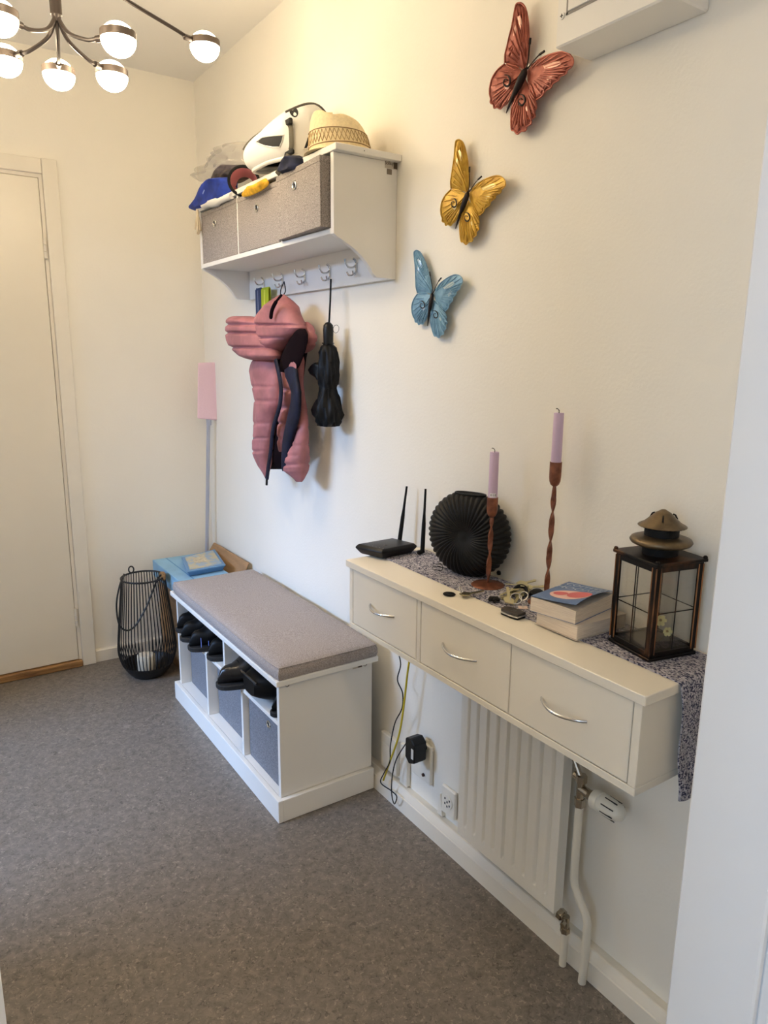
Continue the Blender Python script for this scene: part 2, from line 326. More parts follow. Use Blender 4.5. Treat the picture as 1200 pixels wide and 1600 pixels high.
box(-.012, -.0005, 1.40, 1.462, .085, .172).build('socket_body', PL, o3, bevel=.003); fr = MB(); fr.tube([(-.012, 1.431, .13), (-.0145, 1.431, .13)], .021, 24); pf = fr.build('socket_face', PL, o3, smooth=True)
for (a, b_) in ((0, 0), (.010, .008), (-.010, .008), (.010, -.008), (-.010, -.008), (0, -.014)):
    box(-.0152, -.0143, 1.431+a-.0022, 1.431+a+.0022, .13+b_-.003, .13+b_+.003).build('pin_hole', MBLACK, pf)
wd_ = MB(); wd_.prism([(1.478, .0675), (1.470, .135), (1.466, .135), (1.455, .0675)], -.012, -.0005, 'x'); tag(wd_.build('cable_clip', PL), 'tiny white wedge-shaped clip standing on the baseboard beside the phone socket', 'cable clip')
ad = thing('power_adapter', 'black power adapter plugged into the white wall outlet', 'adapter', (-.03, 1.58, .2))
c = W(648, 1171, 'x', -.05); ab = MB(); ab.prism([(c.y-.024, c.z+.028), (c.y-.004, c.z+.042), (c.y+.022, c.z+.034), (c.y+.022, c.z-.026), (c.y+.002, c.z-.042), (c.y-.024, c.z-.030)], -.07, -.024, 'x'); ab.build('adapter_body', BLACK, ad, bevel=.003)
pg = MB(); pg.tube([(-.024, c.y, c.z), (-.0145, c.y, c.z)], .013, 16); pg.build('plug', BLACK, ad, smooth=True)
box(-.0708, -.0701, c.y-.021, c.y-.010, c.z-.018, c.z+.014).build('rating_label', mat('label_white', (215, 212, 205), .5), ad)
cb = [(655-17, 1156, -.055), (620, 1185, -.05), (613, 1212, -.05), (612, 1240, -.055), (616, 1256, -.06), (620, 1245, -.06), (612, 1236, -.06), (595, 1223, -.065), (600, 1208, -.06), (609, 1190, -.055), (610, 1165, -.05), (617, 1130, -.05), (628, 1107, -.05), (629, 1083, -.05), (621, 1062, -.05), (626, 1038, -.05), (621, 1015, -.05)]
tag(MB().tube(spline([W(a, b_, 'x', x) for a, b_, x in cb], 7), .0019, 8).build('adapter_cable', BLACK, smooth=True), 'thin black cable looping from the adapter up behind the console', 'cable')
yc = [(642, 1018), (637, 1050), (630, 1110), (623, 1150), (611, 1185), (599, 1219)]
tag(MB().tube(spline([W(a, b_, 'x', -.052) for a, b_ in yc], 7), .0031, 10).build('network_cable', mat('yellow_cable', (205, 182, 40), .45), smooth=True), 'yellow network cable hanging from the console to the baseboard', 'cable')
# ================================================================== DRAWER CONSOLE
cs = thing('drawer_console', 'cream wall-mounted console with three drawers above the radiator', 'console', (-.12, 1.13, .661))
ZT = .850
box(-.249, -.0005, .656, 1.608, ZT-.018, ZT).build('top_board', CREAM, cs, bevel=.0012)
box(-.2435, -.0005, .664, 1.597, .661, .676).build('bottom_panel', CREAM, cs, bevel=.001)
box(-.2435, -.0005, .664, .680, .6765, ZT-.0185).build('side_panel', CREAM, cs, bevel=.001); box(-.2435, -.0005, 1.580, 1.597, .6765, ZT-.0185).build('side_panel', CREAM, cs, bevel=.001)
box(-.2435, -.0005, 1.2745, 1.2885, .6765, ZT-.0185).build('partition', CREAM, cs, bevel=.001); box(-.2395, -.0005, .966, .978, .6765, ZT-.0185).build('partition', CREAM, cs, bevel=.001)
box(-.012, -.0005, .6805, 1.5795, .6765, ZT-.0185).build('back_panel', CREAM, cs)
for y0, y1, ha, hb in ((1.2905, 1.578, (579, 943), (616, 965)), (.9745, 1.2722, (692, 1006), (745, 1032)), (.6822, .9705, (846, 1090), (917, 1128))):
    d = box(-.2432, -.225, y0, y1, .6782, ZT-.0205).build('drawer', CREAM, cs, bevel=.001)
    A = W(*ha, 'x', -.2432); B = W(*hb, 'x', -.2432); zh = (A.z+B.z)/2
    hm = MB(); hm.tube(arc(lambda t: (-.2432-.024*math.sin(math.pi*t)**.8, A.y+(B.y-A.y)*t, zh-.002*math.sin(math.pi*t)), 21), .0030, 10, flat=.8); hm.build('handle', CHROME, d, smooth=True)
# ------------------------------------------------------------------ runner cloth
def runner_mat():
    m = bpy.data.materials.new('woven_runner'); m.use_nodes = True; nt = m.node_tree; N = nt.nodes; L = nt.links; b = N['Principled BSDF']; b.inputs['Roughness'].default_value = .95
    tc = N.new('ShaderNodeTexCoord'); mp = N.new('ShaderNodeMapping'); mp.inputs['Scale'].default_value = (1, .55, 1); L.new(tc.outputs['Object'], mp.inputs[0])
    vo = N.new('ShaderNodeTexVoronoi'); vo.inputs['Scale'].default_value = 430; L.new(mp.outputs[0], vo.inputs[0])
    r = N.new('ShaderNodeValToRGB'); e = r.color_ramp.elements; e[0].position = .0; e[0].color = lin((52, 52, 76)); e[1].position = .42; e[1].color = lin((205, 200, 205)); k = e.new(.30); k.color = lin((70, 70, 90)); k2 = e.new(.8); k2.color = lin((158, 154, 158))
    sp = N.new('ShaderNodeSeparateColor'); L.new(vo.outputs['Color'], sp.inputs[0]); L.new(sp.outputs[0], r.inputs[0]); L.new(r.outputs[0], b.inputs['Base Color'])
    bp = N.new('ShaderNodeBump'); bp.inputs['Strength'].default_value = .8; bp.inputs['Distance'].default_value = .0015; bp.invert = True; L.new(vo.outputs['Distance'], bp.inputs['Height']); L.new(bp.outputs[0], b.inputs['Normal']); return m
path = [(1.575, ZT+.0006)]+[(1.575-.02*i, ZT+.0006) for i in range(1, 46)]+[(.657, ZT+.0004), (.653, ZT-.003), (.6515, ZT-.012)]+[(.650-.004*math.sin(i*.5), ZT-.012-.0135*i) for i in range(1, 16)]
x0r, x1r = -.158, -.014; th_ = .003
nv = len(path); nu = 25; rv = []
for s_ in (0, 1):
    for i, (y, z) in enumerate(path):
        a = path[max(0, i-1)]; b_ = path[min(nv-1, i+1)]; ty, tz = b_[0]-a[0], b_[1]-a[1]; l = math.hypot(ty, tz); n_ = (tz/l, -ty/l)
        if n_[1] < -.2 or (abs(n_[1]) <= .2 and n_[0] > 0): n_ = (-n_[0], -n_[1])
        for j in range(nu):
            u = j/(nu-1); hang = max(0, (ZT-.03-z))
            x = x0r+(x1r-x0r)*u+.004*math.sin(y*9)+hang*.06*(1-u); w = .006*hang/.2*math.sin(u*9+z*20)
            rv.append((x, y+n_[0]*th_*s_-abs(w)-hang*.02, z+n_[1]*th_*s_-(.004*math.sin(u*7+1) if i == nv-1 else 0)))
fs = []; q_ = nv*nu
for i in range(nv-1):
    for j in range(nu-1):
        a = i*nu+j; fs.append((a, a+1, a+nu+1, a+nu)); fs.append((q_+a, q_+a+nu, q_+a+nu+1, q_+a+1))
    a = i*nu; fs.append((a, a+nu, q_+a+nu, q_+a)); a = i*nu+nu-1; fs.append((a, q_+a, q_+a+nu, a+nu))
for j in range(nu-1): fs.append((j, q_+j, q_+j+1, j+1)); a = (nv-1)*nu+j; fs.append((a, a+1, q_+a+1, q_+a))
ru = MB(); ru.add(rv, fs); tag(ru.build('table_runner', runner_mat(), smooth=True, ang=60), 'blue and white woven runner lying on the console and hanging over its end', 'runner')
ZR = ZT+.0038
# ================================================================== THINGS ON THE CONSOLE
# ---- router
rt = thing('wifi_router', 'black wifi router with two upright antennas on the console', 'router', (-.125, 1.59, ZR))
FLc, FNc, RNc, RFc = Vector((-.203, 1.634, 0)), Vector((-.176, 1.541, 0)), Vector((-.052, 1.551, 0)), Vector((-.072, 1.640, 0))
ctr = (FLc+FNc+RNc+RFc)/4
def ring(k, z, lift=0): return [ctr+(p-ctr)*k+Vector((0, 0, z+(lift if i in (0, 1) else 0))) for i, p in enumerate((FLc, FNc, RNc, RFc))]
rb = MB(); lv = [ring(.80, ZR+.0), ring(.86, ZR+.004), ring(1.0, ZR+.017), ring(1.0, ZR+.021), ring(.90, ZR+.028)]
vv = [p for l in lv for p in l]; ff = [(3, 2, 1, 0), (16, 17, 18, 19)]+[(i*4+k, i*4+(k+1) % 4, (i+1)*4+(k+1) % 4, (i+1)*4+k) for i in range(4) for k in range(4)]
rb.add(vv, ff); rbo = rb.build('router_body', BLACK, rt, smooth=True, bevel=.002, seg=2, ang=30)
GR = mat('print_grey', (120, 118, 116), .5)
lg = MB(); cc = ctr+Vector((-.012, -.008, ZR+.0285))
for rr in (.004, .008): lg.tube([cc+Vector((rr*math.cos(a), rr*math.sin(a), 0)) for a in [R(200+14*i) for i in range(9)]], .0006, 4)
lg.build('wave_mark', GR, rbo)
lt = MB()
for i in range(7): p = ctr+(FLc-ctr)*.78*(1-i/6)+(FNc-ctr)*.78*(i/6); lt.box(p.x-.001, p.x+.001, p.y-.0015, p.y+.0015, ZR+.0278, ZR+.0288)
lt.build('indicator_lights', GR, rbo)
for base, tip in (((-.048, 1.642, ZR+.012), W(635.6, 760, 'y', 1.63)), ((-.047, 1.533, ZR+.006), W(665, 764, 'y', 1.535))):
    b0 = Vector(base); t0 = Vector(tip); an = MB()
    an.tube([b0, b0+(t0-b0)*.1, b0+(t0-b0)*.45, b0+(t0-b0)*.62, t0], [.0062, .0062, .0056, .0036, .003], 12); ao = an.build('antenna', MBLACK, rt, smooth=True)
    hn = MB(); hn.tube([b0+Vector((-.014, 0, -.001)), b0+Vector((.004, 0, .003))], .006, 12); hn.build('antenna_hinge', MBLACK, ao, smooth=True)
# ---- moon vase with radiating flutes
VM = mat('vase_black', (12, 12, 12), .5, spec=.3)
vs_ = thing('moon_vase', 'black round disc vase with radiating flutes against the wall', 'vase', (-.066, 1.318, ZR))
VC = Vector((-.066, 1.318, ZR+.1055)); VR, VT = .1085, .047
nrm = Vector((-.92, -.39, 0)).normalized(); tan = Vector((-nrm.y, nrm.x, 0))*-1; NF = 44; ZTOP, ZBOT = .103, -.105
def vface(sign):
    nth, nr_ = NF*7, 34; vv = []
    for j in range(nr_):
        q = j/(nr_-1); r = 1-(1-q)**1.6
        for i in range(nth):
            t = 2*math.pi*i/nth; tw = t+.55*math.log(1+4*r)*0.55
            fl = abs(math.sin(NF*tw/2)); rad = VR*r
            dpt = VT*math.sqrt(max(0, 1-r**2.6))
            hub = math.exp(-(r/.2)**2); dpt = dpt-.016*math.exp(-(r/.32)**2)+.004*math.exp(-(r/.1)**2)
            amp = .0052*min(1, max(0, (r-.10)/.35))
            dpt += (fl-.5)*amp*(1-r**8); rad += (fl-.5)*amp*r**4*1.1
            p = VC+tan*(rad*math.cos(t))+Vector((0, 0, 1))*(rad*math.sin(t)*.985)+nrm*(sign*dpt)
            dz = p.z-VC.z
            if dz > ZTOP-.004: p.z = VC.z+ZTOP-.004
            if dz < ZBOT: p.z = VC.z+ZBOT
            vv.append(p)
    ff = [(j*nth+i, j*nth+(i+1) % nth, (j+1)*nth+(i+1) % nth, (j+1)*nth+i) for j in range(nr_-1) for i in range(nth)]
    return vv, ff
vb = MB(); vb.add(*vface(1)); vb.add(*vface(-1)); vb.build('fluted_body', VM, vs_, smooth=True, ang=180)
mo = MB(); mr = []
for i in range(40):
    t = 2*math.pi*i/40; mr.append(VC+tan*(.040*math.cos(t))+nrm*(.0165*math.sin(t))+Vector((0, 0, ZTOP-.002)))
mo.tube(mr, .0028, 8, closed=True); mo.build('mouth_rim', VM, vs_, smooth=True)
mi = MB(); mi.add([VC+(p-VC)*1+Vector((0, 0, -.0008)) for p in mr]+[p+Vector((0, 0, -.0032)) for p in mr], [tuple(range(40))]+[(i, (i+1) % 40, 40+(i+1) % 40, 40+i) for i in range(40)]); mi.build('mouth', mat('deep_black', (3, 3, 3), .9), vs_)
# ---- candlesticks + candles
COP = mat('copper_patina', (146, 92, 68), .42, .55, rgb2=(112, 68, 52), scale=60)
LIL = mat('lilac_wax', (205, 180, 205), .45); WICK = mat('wick', (60, 55, 48), .9)
def candlestick(x, y, zcup0, zcup1, ztop, label, clabel, group, lean=(0, 0), stub=False):
    c = thing('candlestick', label, 'candlestick', (x, y, ZR), group)
    MB().lathe([(0, 0), (.039, 0), (.040, .0012), (.038, .003), (.012, .0058), (.006, .0068), (0, .007)], (x, y, ZR), 40).build('base', COP, c, smooth=True)
    n = 120; vv = []; turns = 2.5*(zcup0-ZR)/.165
    for i in range(n):
        t = i/(n-1); z = ZR+.005+(zcup0-ZR-.004)*t; a = math.pi*2*turns*t/2+.4; w = .0058*(.62+.38*min(1, t*8, (1-t)*8)); d = .0021
        for (p, q) in ((-w, -d), (w, -d), (w, d), (-w, d)):
            vv.append((x+lean[0]*t+p*math.cos(a)-q*math.sin(a), y+lean[1]*t+p*math.sin(a)+q*math.cos(a), z))
    m = MB(); m.add(vv, [(i*4+k, i*4+(k+1) % 4, i*4+4+(k+1) % 4, i*4+4+k) for i in range(n-1) for k in range(4)]+[(3, 2, 1, 0), (4*n-4, 4*n-3, 4*n-2, 4*n-1)]); m.build('twisted_stem', COP, c, smooth=True, ang=50)
    X, Y = x+lean[0], y+lean[1]; hh = zcup1-zcup0
    MB().lathe([(0, 0), (.005, .0005), (.009, .004), (.0118, .011), (.0128, .020), (.0130, hh), (.0118, hh), (.0116, hh-.018), (0, hh-.018)], (X, Y, zcup0), 32).build('cup', COP, c, smooth=True, ang=50)
    k = thing('taper_candle', clabel, 'candle', (X, Y, zcup1-.0178), group.replace('candlesticks', 'candles'))
    MB().lathe([(0, 0), (.0110, 0), (.0112, .001), (.0106, ztop-zcup1+.0165), (.0098, ztop-zcup1+.018), (0, ztop-zcup1+.017)], (X, Y, zcup1-.0176), 28).build('wax', LIL, k, smooth=True, ang=50)
    MB().tube(spline([(X, Y, ztop-.001), (X, Y, ztop+.005), (X-.003, Y+.002, ztop+.009), (X-.006, Y+.003, ztop+.009)], 5), .0009, 6).build('wick', WICK, k, smooth=True)
    if stub:
        lb = MB(); pts = []
        for i in range(9):
            a = R(190+10*i); pts.append((X+.01125*math.cos(a), Y+.01125*math.sin(a)))
        lb.add([(a, b_, zcup1+.0015) for a, b_ in pts]+[(a, b_, zcup1+.011) for a, b_ in pts], [(i, i+1, 10+i, 9+i) for i in range(8)]); lo = lb.build('price_sticker', mat('sticker_white', (235, 232, 235), .5), k)
        bar = MB()
        for i in (1, 2, 4, 6, 7): p0, p1 = pts[i], pts[i+1]; bar.add([(X+(p0[0]-X)*1.02, Y+(p0[1]-Y)*1.02, zcup1+.004), (X+((p0[0]+p1[0])/2-X)*1.02, Y+((p0[1]+p1[1])/2-Y)*1.02, zcup1+.004), (X+((p0[0]+p1[0])/2-X)*1.02, Y+((p0[1]+p1[1])/2-Y)*1.02, zcup1+.0095), (X+(p0[0]-X)*1.02, Y+(p0[1]-Y)*1.02, zcup1+.0095)], [(0, 1, 2, 3)])
        bar.build('sticker_bars', mat('print_dark', (70, 66, 74), .6), lo)
candlestick(-.080, 1.227, 1.020, 1.068, 1.174, 'shorter copper candlestick with twisted stem before the black vase', 'lilac taper candle with a sticker, in the shorter candlestick', 'twisted copper candlesticks', (.004, .0), True)
candlestick(-.056, 1.062, 1.117, 1.170, 1.274, 'taller copper candlestick with twisted stem behind the books', 'lilac taper candle in the taller candlestick', 'twisted copper candlesticks', (.006, .0))
# ---- paperback books
PAGE = mat('page_edges', (238, 222, 200), .85, rgb2=(218, 200, 178), scale=30, stretch=(1, 1, 30)); COV = mat('cover_blue', (92, 120, 166), .4); COVR = mat('cover_red', (214, 92, 96), .4); COVP = mat('cover_pink', (236, 190, 178), .4); PRW = mat('print_white', (235, 238, 242), .4)
def book_xf(x, y, z, rz): return Matrix.Translation((x, y, z)) @ Matrix.Rotation(rz, 4, 'Z')
b1 = thing('paperback_book', 'lower thick paperback of the two stacked on the console', 'book', (-.16, .88, ZR), 'stacked paperbacks')
_A = W(837, 974, 'z', ZR); _B = W(901.5, 1001.6, 'z', ZR); BW1 = (_A-_B).length; Mb = book_xf(_B.x, _B.y, ZR, math.atan2(_A.y-_B.y, _A.x-_B.x)-math.pi/2)
box(0, .140, .001, BW1-.001, .0012, .0275).xf(Mb).build('page_block', PAGE, b1, bevel=.001); cv = MB(); cv.box(-.001, .142, 0, BW1, 0, .001); cv.box(-.001, .142, 0, BW1, .0278, .0288); cv.box(.1405, .142, 0, BW1, .001, .0278); cv.xf(Mb).build('cover', mat('cover_cream', (222, 208, 190), .5), b1)
b2 = thing('paperback_book', 'upper paperback with a blue and red curled cover', 'book', (-.17, .89, ZR+.029), 'stacked paperbacks')
_A = W(829, 954.5, 'z', ZR+.0292); _B = W(899, 976, 'z', ZR+.0292); Mc = book_xf(_B.x, _B.y, ZR+.0292, math.atan2(_A.y-_B.y, _A.x-_B.x)-math.pi/2)
def pg(u, v):  # page block top slightly curved
    return (u, v)
n_ = 16; vv = []; BL, BWd = .142, ((_A.x-_B.x)**2+(_A.y-_B.y)**2)**.5
for i in range(n_+1):
    for j in range(n_+1):
        u, v = i/n_, j/n_; vv.append((BL*u, .001+BWd*v, .0305-.004*(1-v)**2*(1-u)))
    
tb = MB(); k = len(vv); vv2 = [(p[0], p[1], .0008) for p in vv]
def gi(i, j): return i*(n_+1)+j
ff = [(gi(i, j), gi(i+1, j), gi(i+1, j+1), gi(i, j+1)) for i in range(n_) for j in range(n_)]+[(k+gi(i, j), k+gi(i, j+1), k+gi(i+1, j+1), k+gi(i+1, j)) for i in range(n_) for j in range(n_)]
for i in range(n_):
    ff += [(gi(i, 0), k+gi(i, 0), k+gi(i+1, 0), gi(i+1, 0)), (gi(i, n_), gi(i+1, n_), k+gi(i+1, n_), k+gi(i, n_)), (gi(0, i), gi(0, i+1), k+gi(0, i+1), k+gi(0, i)), (gi(n_, i), k+gi(n_, i), k+gi(n_, i+1), gi(n_, i+1))]
tb.add(vv+vv2, ff); tb.xf(Mc); tb.build('page_block', PAGE, b2)
def cover_h(u, v): return .0315+.0175*(max(0, 1-v))**1.6*(1-.75*u*u)*(1-.55*(1-u)**3)
def cover_mesh(us, vs__, zo=0, th=.0007):
    m = MB(); a = [(BL*u-.001, .001+BWd*v, cover_h(u, v)+zo) for u in us for v in vs__]; nu_, nv_ = len(us), len(vs__); kk = len(a)
    f = []
    for i in range(nu_-1):
        for j in range(nv_-1):
            p = i*nv_+j; f += [(p, p+nv_, p+nv_+1, p+1), (kk+p, kk+p+1, kk+p+nv_+1, kk+p+nv_)]
    m.add(a+[(p[0], p[1], p[2]+th) for p in a], f); return m
U_ = [i/24 for i in range(25)]
fc = cover_mesh(U_, U_).xf(Mc).build('front_cover', COV, b2, smooth=True)
MB().box(0, BL, 0, BWd, 0, .0007).xf(Mc).build('back_cover', COV, b2); box(BL+.0002, BL+.0012, 0, BWd, .0002, .031).xf(Mc).build('spine', COV, b2)
def cover_poly(pts, zo):  # flat print following the curled cover
    m = MB(); c0 = (sum(p[0] for p in pts)/len(pts), sum(p[1] for p in pts)/len(pts)); rings = 5; a = []
    for r in range(rings+1):
        for p in pts: u = c0[0]+(p[0]-c0[0])*r/rings; v = c0[1]+(p[1]-c0[1])*r/rings; a.append((BL*u-.001, .001+BWd*v, cover_h(u, v)+zo))
    n = len(pts); m.add(a, [(r*n+i, r*n+(i+1) % n, (r+1)*n+(i+1) % n, (r+1)*n+i) for r in range(rings) for i in range(n)]); return m.xf(Mc)
def ell(cu, cv_, a, b_, n=28, rot=0): return [(cu+a*math.cos(t)*math.cos(rot)-b_*math.sin(t)*math.sin(rot), cv_+a*math.cos(t)*math.sin(rot)+b_*math.sin(t)*math.cos(rot)) for t in [2*math.pi*i/n for i in range(n)]]
cover_poly(ell(.36, .43, .22, .42), .0010).build('cover_bloom', COVP, fc); cover_poly(ell(.40, .26, .17, .24), .0013).build('cover_red_shape', COVR, fc); cover_poly(ell(.36, .64, .09, .15), .0014).build('cover_red_spot', COVR, fc)
def cover_text(body, size, u, v, sx=1):
    t = text('cover_lettering', body, size, PRW, fc, (0, 0, 0), (1, 0, 0), (0, 1, 0), .0002, sx); off = fc.parent.location
    for vt in t.data.vertices:
        p = vt.co+off; lu = u+p.y/BL*-1; lvv = v+p.x/BWd*-1
        w = Mc @ Vector((BL*lu-.001, .001+BWd*lvv, cover_h(min(1, max(0, lu)), min(1, max(0, lvv)))+.0011)); vt.co = w-off
cover_text('COLLEEN', .021, .89, .5, 1.05); cover_text('HOOVER', .026, .71, .5, 1.02)
# ---- copper lantern
LB = mat('lantern_black', (24, 19, 16), .45, .6, rgb2=(104, 66, 40), scale=11, stretch=(1, 1, .6), lo=.28, hi=.42); LBR = mat('lantern_brass', (128, 110, 84), .38, .8, rgb2=(88, 75, 58), scale=30)
LCO = mat('lantern_copper_edge', (158, 106, 66), .4, .7, rgb2=(40, 28, 20), scale=16, stretch=(1, 1, .5), lo=.40, hi=.55)
GLS = bpy.data.materials.new('pane_glass'); GLS.use_nodes = True
_n = GLS.node_tree.nodes; _l = GLS.node_tree.links; _n.remove(_n['Principled BSDF']); _t = _n.new('ShaderNodeBsdfTransparent'); _t.inputs[0].default_value = (.93, .93, .92, 1); _g = _n.new('ShaderNodeBsdfGlossy'); _g.inputs['Roughness'].default_value = .03
_mx = _n.new('ShaderNodeMixShader'); _mx.inputs[0].default_value = .07; _l.new(_t.outputs[0], _mx.inputs[1]); _l.new(_g.outputs[0], _mx.inputs[2]); _l.new(_mx.outputs[0], _n['Material Output'].inputs[0])
S = .105; HB = .184; LC = Vector((-.0725, .776, ZR)); LR = R(-12); CK = 1.24
la = thing('candle_lantern', 'black and copper glass lantern with conical lid at the console end', 'lantern', LC)
ML = Matrix.Translation(LC) @ Matrix.Rotation(LR, 4, 'Z'); h = S/2
def lb(*a): return box(*a).xf(ML)
m = MB(); m.box(-h-.003, h+.003, -h-.003, h+.003, 0, .006); m.box(-h, h, -h, h, .006, .012); m.xf(ML).build('base_tray', LB, la, bevel=.001)
for sx in (-1, 1):
    for sy in (-1, 1):
        m = MB(); a, b_ = sx*h, sy*h; m.box(a-sx*.010, a+sx*.001, b_-sy*.0025, b_+sy*.001, .012, HB-.006); m.box(a-sx*.0025, a+sx*.001, b_-sy*.010, b_+sy*.001, .012, HB-.006); po = m.xf(ML).build('corner_post', LB, la)
        e = MB(); e.tube([ML @ Vector((a+sx*.001, b_-sy*.0095, .012)), ML @ Vector((a+sx*.001, b_-sy*.0095, HB-.01))], .0012, 6); e.tube([ML @ Vector((a-sx*.0095, b_+sy*.001, .012)), ML @ Vector((a-sx*.0095, b_+sy*.001, HB-.01))], .0012, 6); e.tube([ML @ Vector((a+sx*.001, b_+sy*.001, .012)), ML @ Vector((a+sx*.001, b_+sy*.001, HB-.01))], .0014, 6); e.build('post_edge', LCO, po)
for (ax, s_) in (('x', -1), ('x', 1), ('y', -1), ('y', 1)):
    g = MB(); t = s_*(h-.004)
    if ax == 'x': g.box(t-.0006, t+.0006, -h+.004, h-.004, .013, HB-.012)
    else: g.box(-h+.004, h-.004, t-.0006, t+.0006, .013, HB-.012)
    g.xf(ML).build('glass_pane', GLS, la)
    w = MB(); t2 = s_*(h-.0015); P = (lambda a, z: ML @ Vector((t2, a, z))) if ax == 'x' else (lambda a, z: ML @ Vector((a, t2, z)))
    w.tube([P(0, .013), P(0, HB-.012)], .0011, 6); w.tube([P(-h+.008, .088), P(h-.008, .088)], .0011, 6); w.build('cross_wire', LB, la)
    f = MB(); t3a, t3b = s_*(h+.0012), s_*(h-.003)
    for z0, z1 in ((.012, .016), (HB-.018, HB-.006)):
        f = MB()
        if ax == 'x': f.box(t3b, t3a, -h+.0105, h-.0105, z0, z1)
        else: f.box(-h+.0105, h-.0105, t3b, t3a, z0, z1)
        f.xf(ML).build('pane_frame', LB, la)
m = MB(); k_ = h+.006; m.box(-k_, k_, -k_, k_, HB-.006, HB); m.xf(ML).build('roof_plate', LB, la, bevel=.001)
for sx in (-1, 1):
    for sy in (-1, 1): MB().lathe([(0, 0), (.004, 0), (.004, .003), (.002, .005), (0, .005)], ML @ Vector((sx*(k_-.004), sy*(k_-.004), HB)), 10).build('corner_stud', LB, la, smooth=True)
top = LC+Vector((0, 0, HB))
MB().lathe([(a_*CK, b_*CK) for a_, b_ in [(.0255, 0), (.0255, .019), (.024, .019), (.024, 0)]], top, 36).build('lower_collar', MBLACK, la, smooth=True, ang=40)
MB().lathe([(a_*CK, b_*CK) for a_, b_ in [(.024, .0145), (.036, .0135), (.0425, .0165), (.0445, .020), (.0425, .0235), (.034, .0265), (.024, .028)]], top, 48).build('saucer_ring', LBR, la, smooth=True, ang=80)
MB().lathe([(a_*CK, b_*CK) for a_, b_ in [(.0245, .026), (.0245, .044), (.023, .044), (.023, .026)]], top, 36).build('upper_collar', MBLACK, la, smooth=True, ang=40)
co = MB().lathe([(a_*CK, b_*CK) for a_, b_ in [(.0335, .0415), (.0345, .0425), (.026, .0475), (.0105, .062), (.003, .0665), (.0005, .067)]], top, 60, mod=lambda t, i: 1+(.018*math.cos(30*t) if i < 2 else 0)).build('cone_lid', LBR, la, smooth=True, ang=70)
for a in (R(215), R(330), R(90)):
    p = top+Vector((math.cos(a)*.022, math.sin(a)*.022, .0515))*CK; q = top+Vector((math.cos(a)*.015, math.sin(a)*.015, .0595))*CK; MB().tube([p, p*.5+q*.5+Vector((0, 0, .003)), q], .0016, 6).build('vent_louvre', MBLACK, co)
PET = mat('dry_petal', (222, 212, 150), .8)
for (fx, fy, fz, rr) in ((-.012, -.030, .066, .0105), (.006, -.030, .042, .009)):
    f = thing('dried_flower', 'small pale yellow dried flower inside the glass lantern, '+('upper one' if fz > .05 else 'lower one'), 'flower', ML @ Vector((fx, fy, fz)), 'dried flowers in the lantern')
    fo = ML @ Vector((fx, fy, fz)); nn = Vector((-.45, -.85, .1)).normalized(); t1 = nn.cross(Vector((0, 0, 1))).normalized(); t2 = t1.cross(nn)*-1
    for i in range(6):
        a = i*math.pi/3; dv = t1*math.cos(a)+t2*math.sin(a); sd = t1*-math.sin(a)+t2*math.cos(a); p = MB()
        pts = [fo, fo+dv*rr*.5+sd*rr*.42+nn*.001, fo+dv*rr+sd*rr*.25+nn*.003, fo+dv*rr-sd*rr*.25+nn*.003, fo+dv*rr*.5-sd*rr*.42+nn*.001]
        p.add(pts+[q-nn*.0006 for q in pts], [(0, 1, 2, 3, 4), (9, 8, 7, 6, 5)]+[(i_, (i_+1) % 5, 5+(i_+1) % 5, 5+i_) for i_ in range(5)]); p.build('petal', PET, f)
    MB().lathe([(0, -.002), (.0025, -.001), (.003, .0), (.002, .0025), (0, .003)], fo, 10).build('flower_centre', mat('flower_eye', (150, 120, 60), .8), f, smooth=True)
    MB().tube(spline([fo-nn*.001, fo+Vector((.006, .012, -.016)), fo+Vector((.012, .022, -(fz-.0128)))], 5), .0008, 6).build('flower_stem', mat('dry_stem', (70, 74, 48), .9), f)
# ---- keys and small things
def key(m3x, name, parent, L=.052, col=BRASS, bow='round'):
    k = MB()
    if bow == 'round': k.prism([(.011*math.cos(2*math.pi*i/20), .011*math.sin(2*math.pi*i/20)) for i in range(20)], -.0011, .0011, 'z')
    else: k.prism([(-.011, -.009), (.004, -.0125), (.011, -.006), (.011, .006), (.004, .0125), (-.011, .009)], -.0011, .0011, 'z')
    bl = [(.009, -.0038), (L-.004, -.0038), (L, 0), (L-.004, .0035)]
    for i in range(6): t = L-.008-i*.005; bl += [(t, .0035), (t-.0015, .0018), (t-.003, .0035)]
    bl.append((.009, .0035)); k.prism(bl, -.0009, .0009, 'z'); k.xf(m3x); return k.build(name, col, parent)
def place(x, y, z, rz, ry=0, rx=0): return Matrix.Translation((x, y, z)) @ Matrix.Rotation(rz, 4, 'Z') @ Matrix.Rotation(ry, 4, 'Y') @ Matrix.Rotation(rx, 4, 'X')
def ringm(c, r, nx, ny, nz, w=.0014):
    n = Vector((nx, ny, nz)).normalized(); a = n.orthogonal().normalized(); b_ = n.cross(a); return MB().tube([Vector(c)+(a*math.cos(t)+b_*math.sin(t))*r for t in [2*math.pi*i/28 for i in range(28)]], w, 6, closed=True)
k1 = thing('key_ring', 'single key with black oval fob at the console front edge', 'keys', (-.18, 1.21, ZT), 'key rings on the console')
q = W(702, 928, 'z', ZT+.004); MB().lathe([(0, 0), (.012, 0), (.0148, .0022), (.0148, .0038), (.012, .006), (0, .0062)], (q.x, q.y, ZT+.0006), 32, sy=.72, ang=R(-52)).build('oval_fob', MBLACK, k1, smooth=True)
p = W(720, 926, 'z', ZR+.004); ringm((p.x, p.y, ZR+.0095), .0085, .5, -.6, .35).build('split_ring', STEEL, k1, smooth=True)
p = W(727, 931, 'z', ZR); ringm((p.x, p.y, ZR+.003), .010, .05, .1, 1).build('split_ring', BRASS, k1, smooth=True)
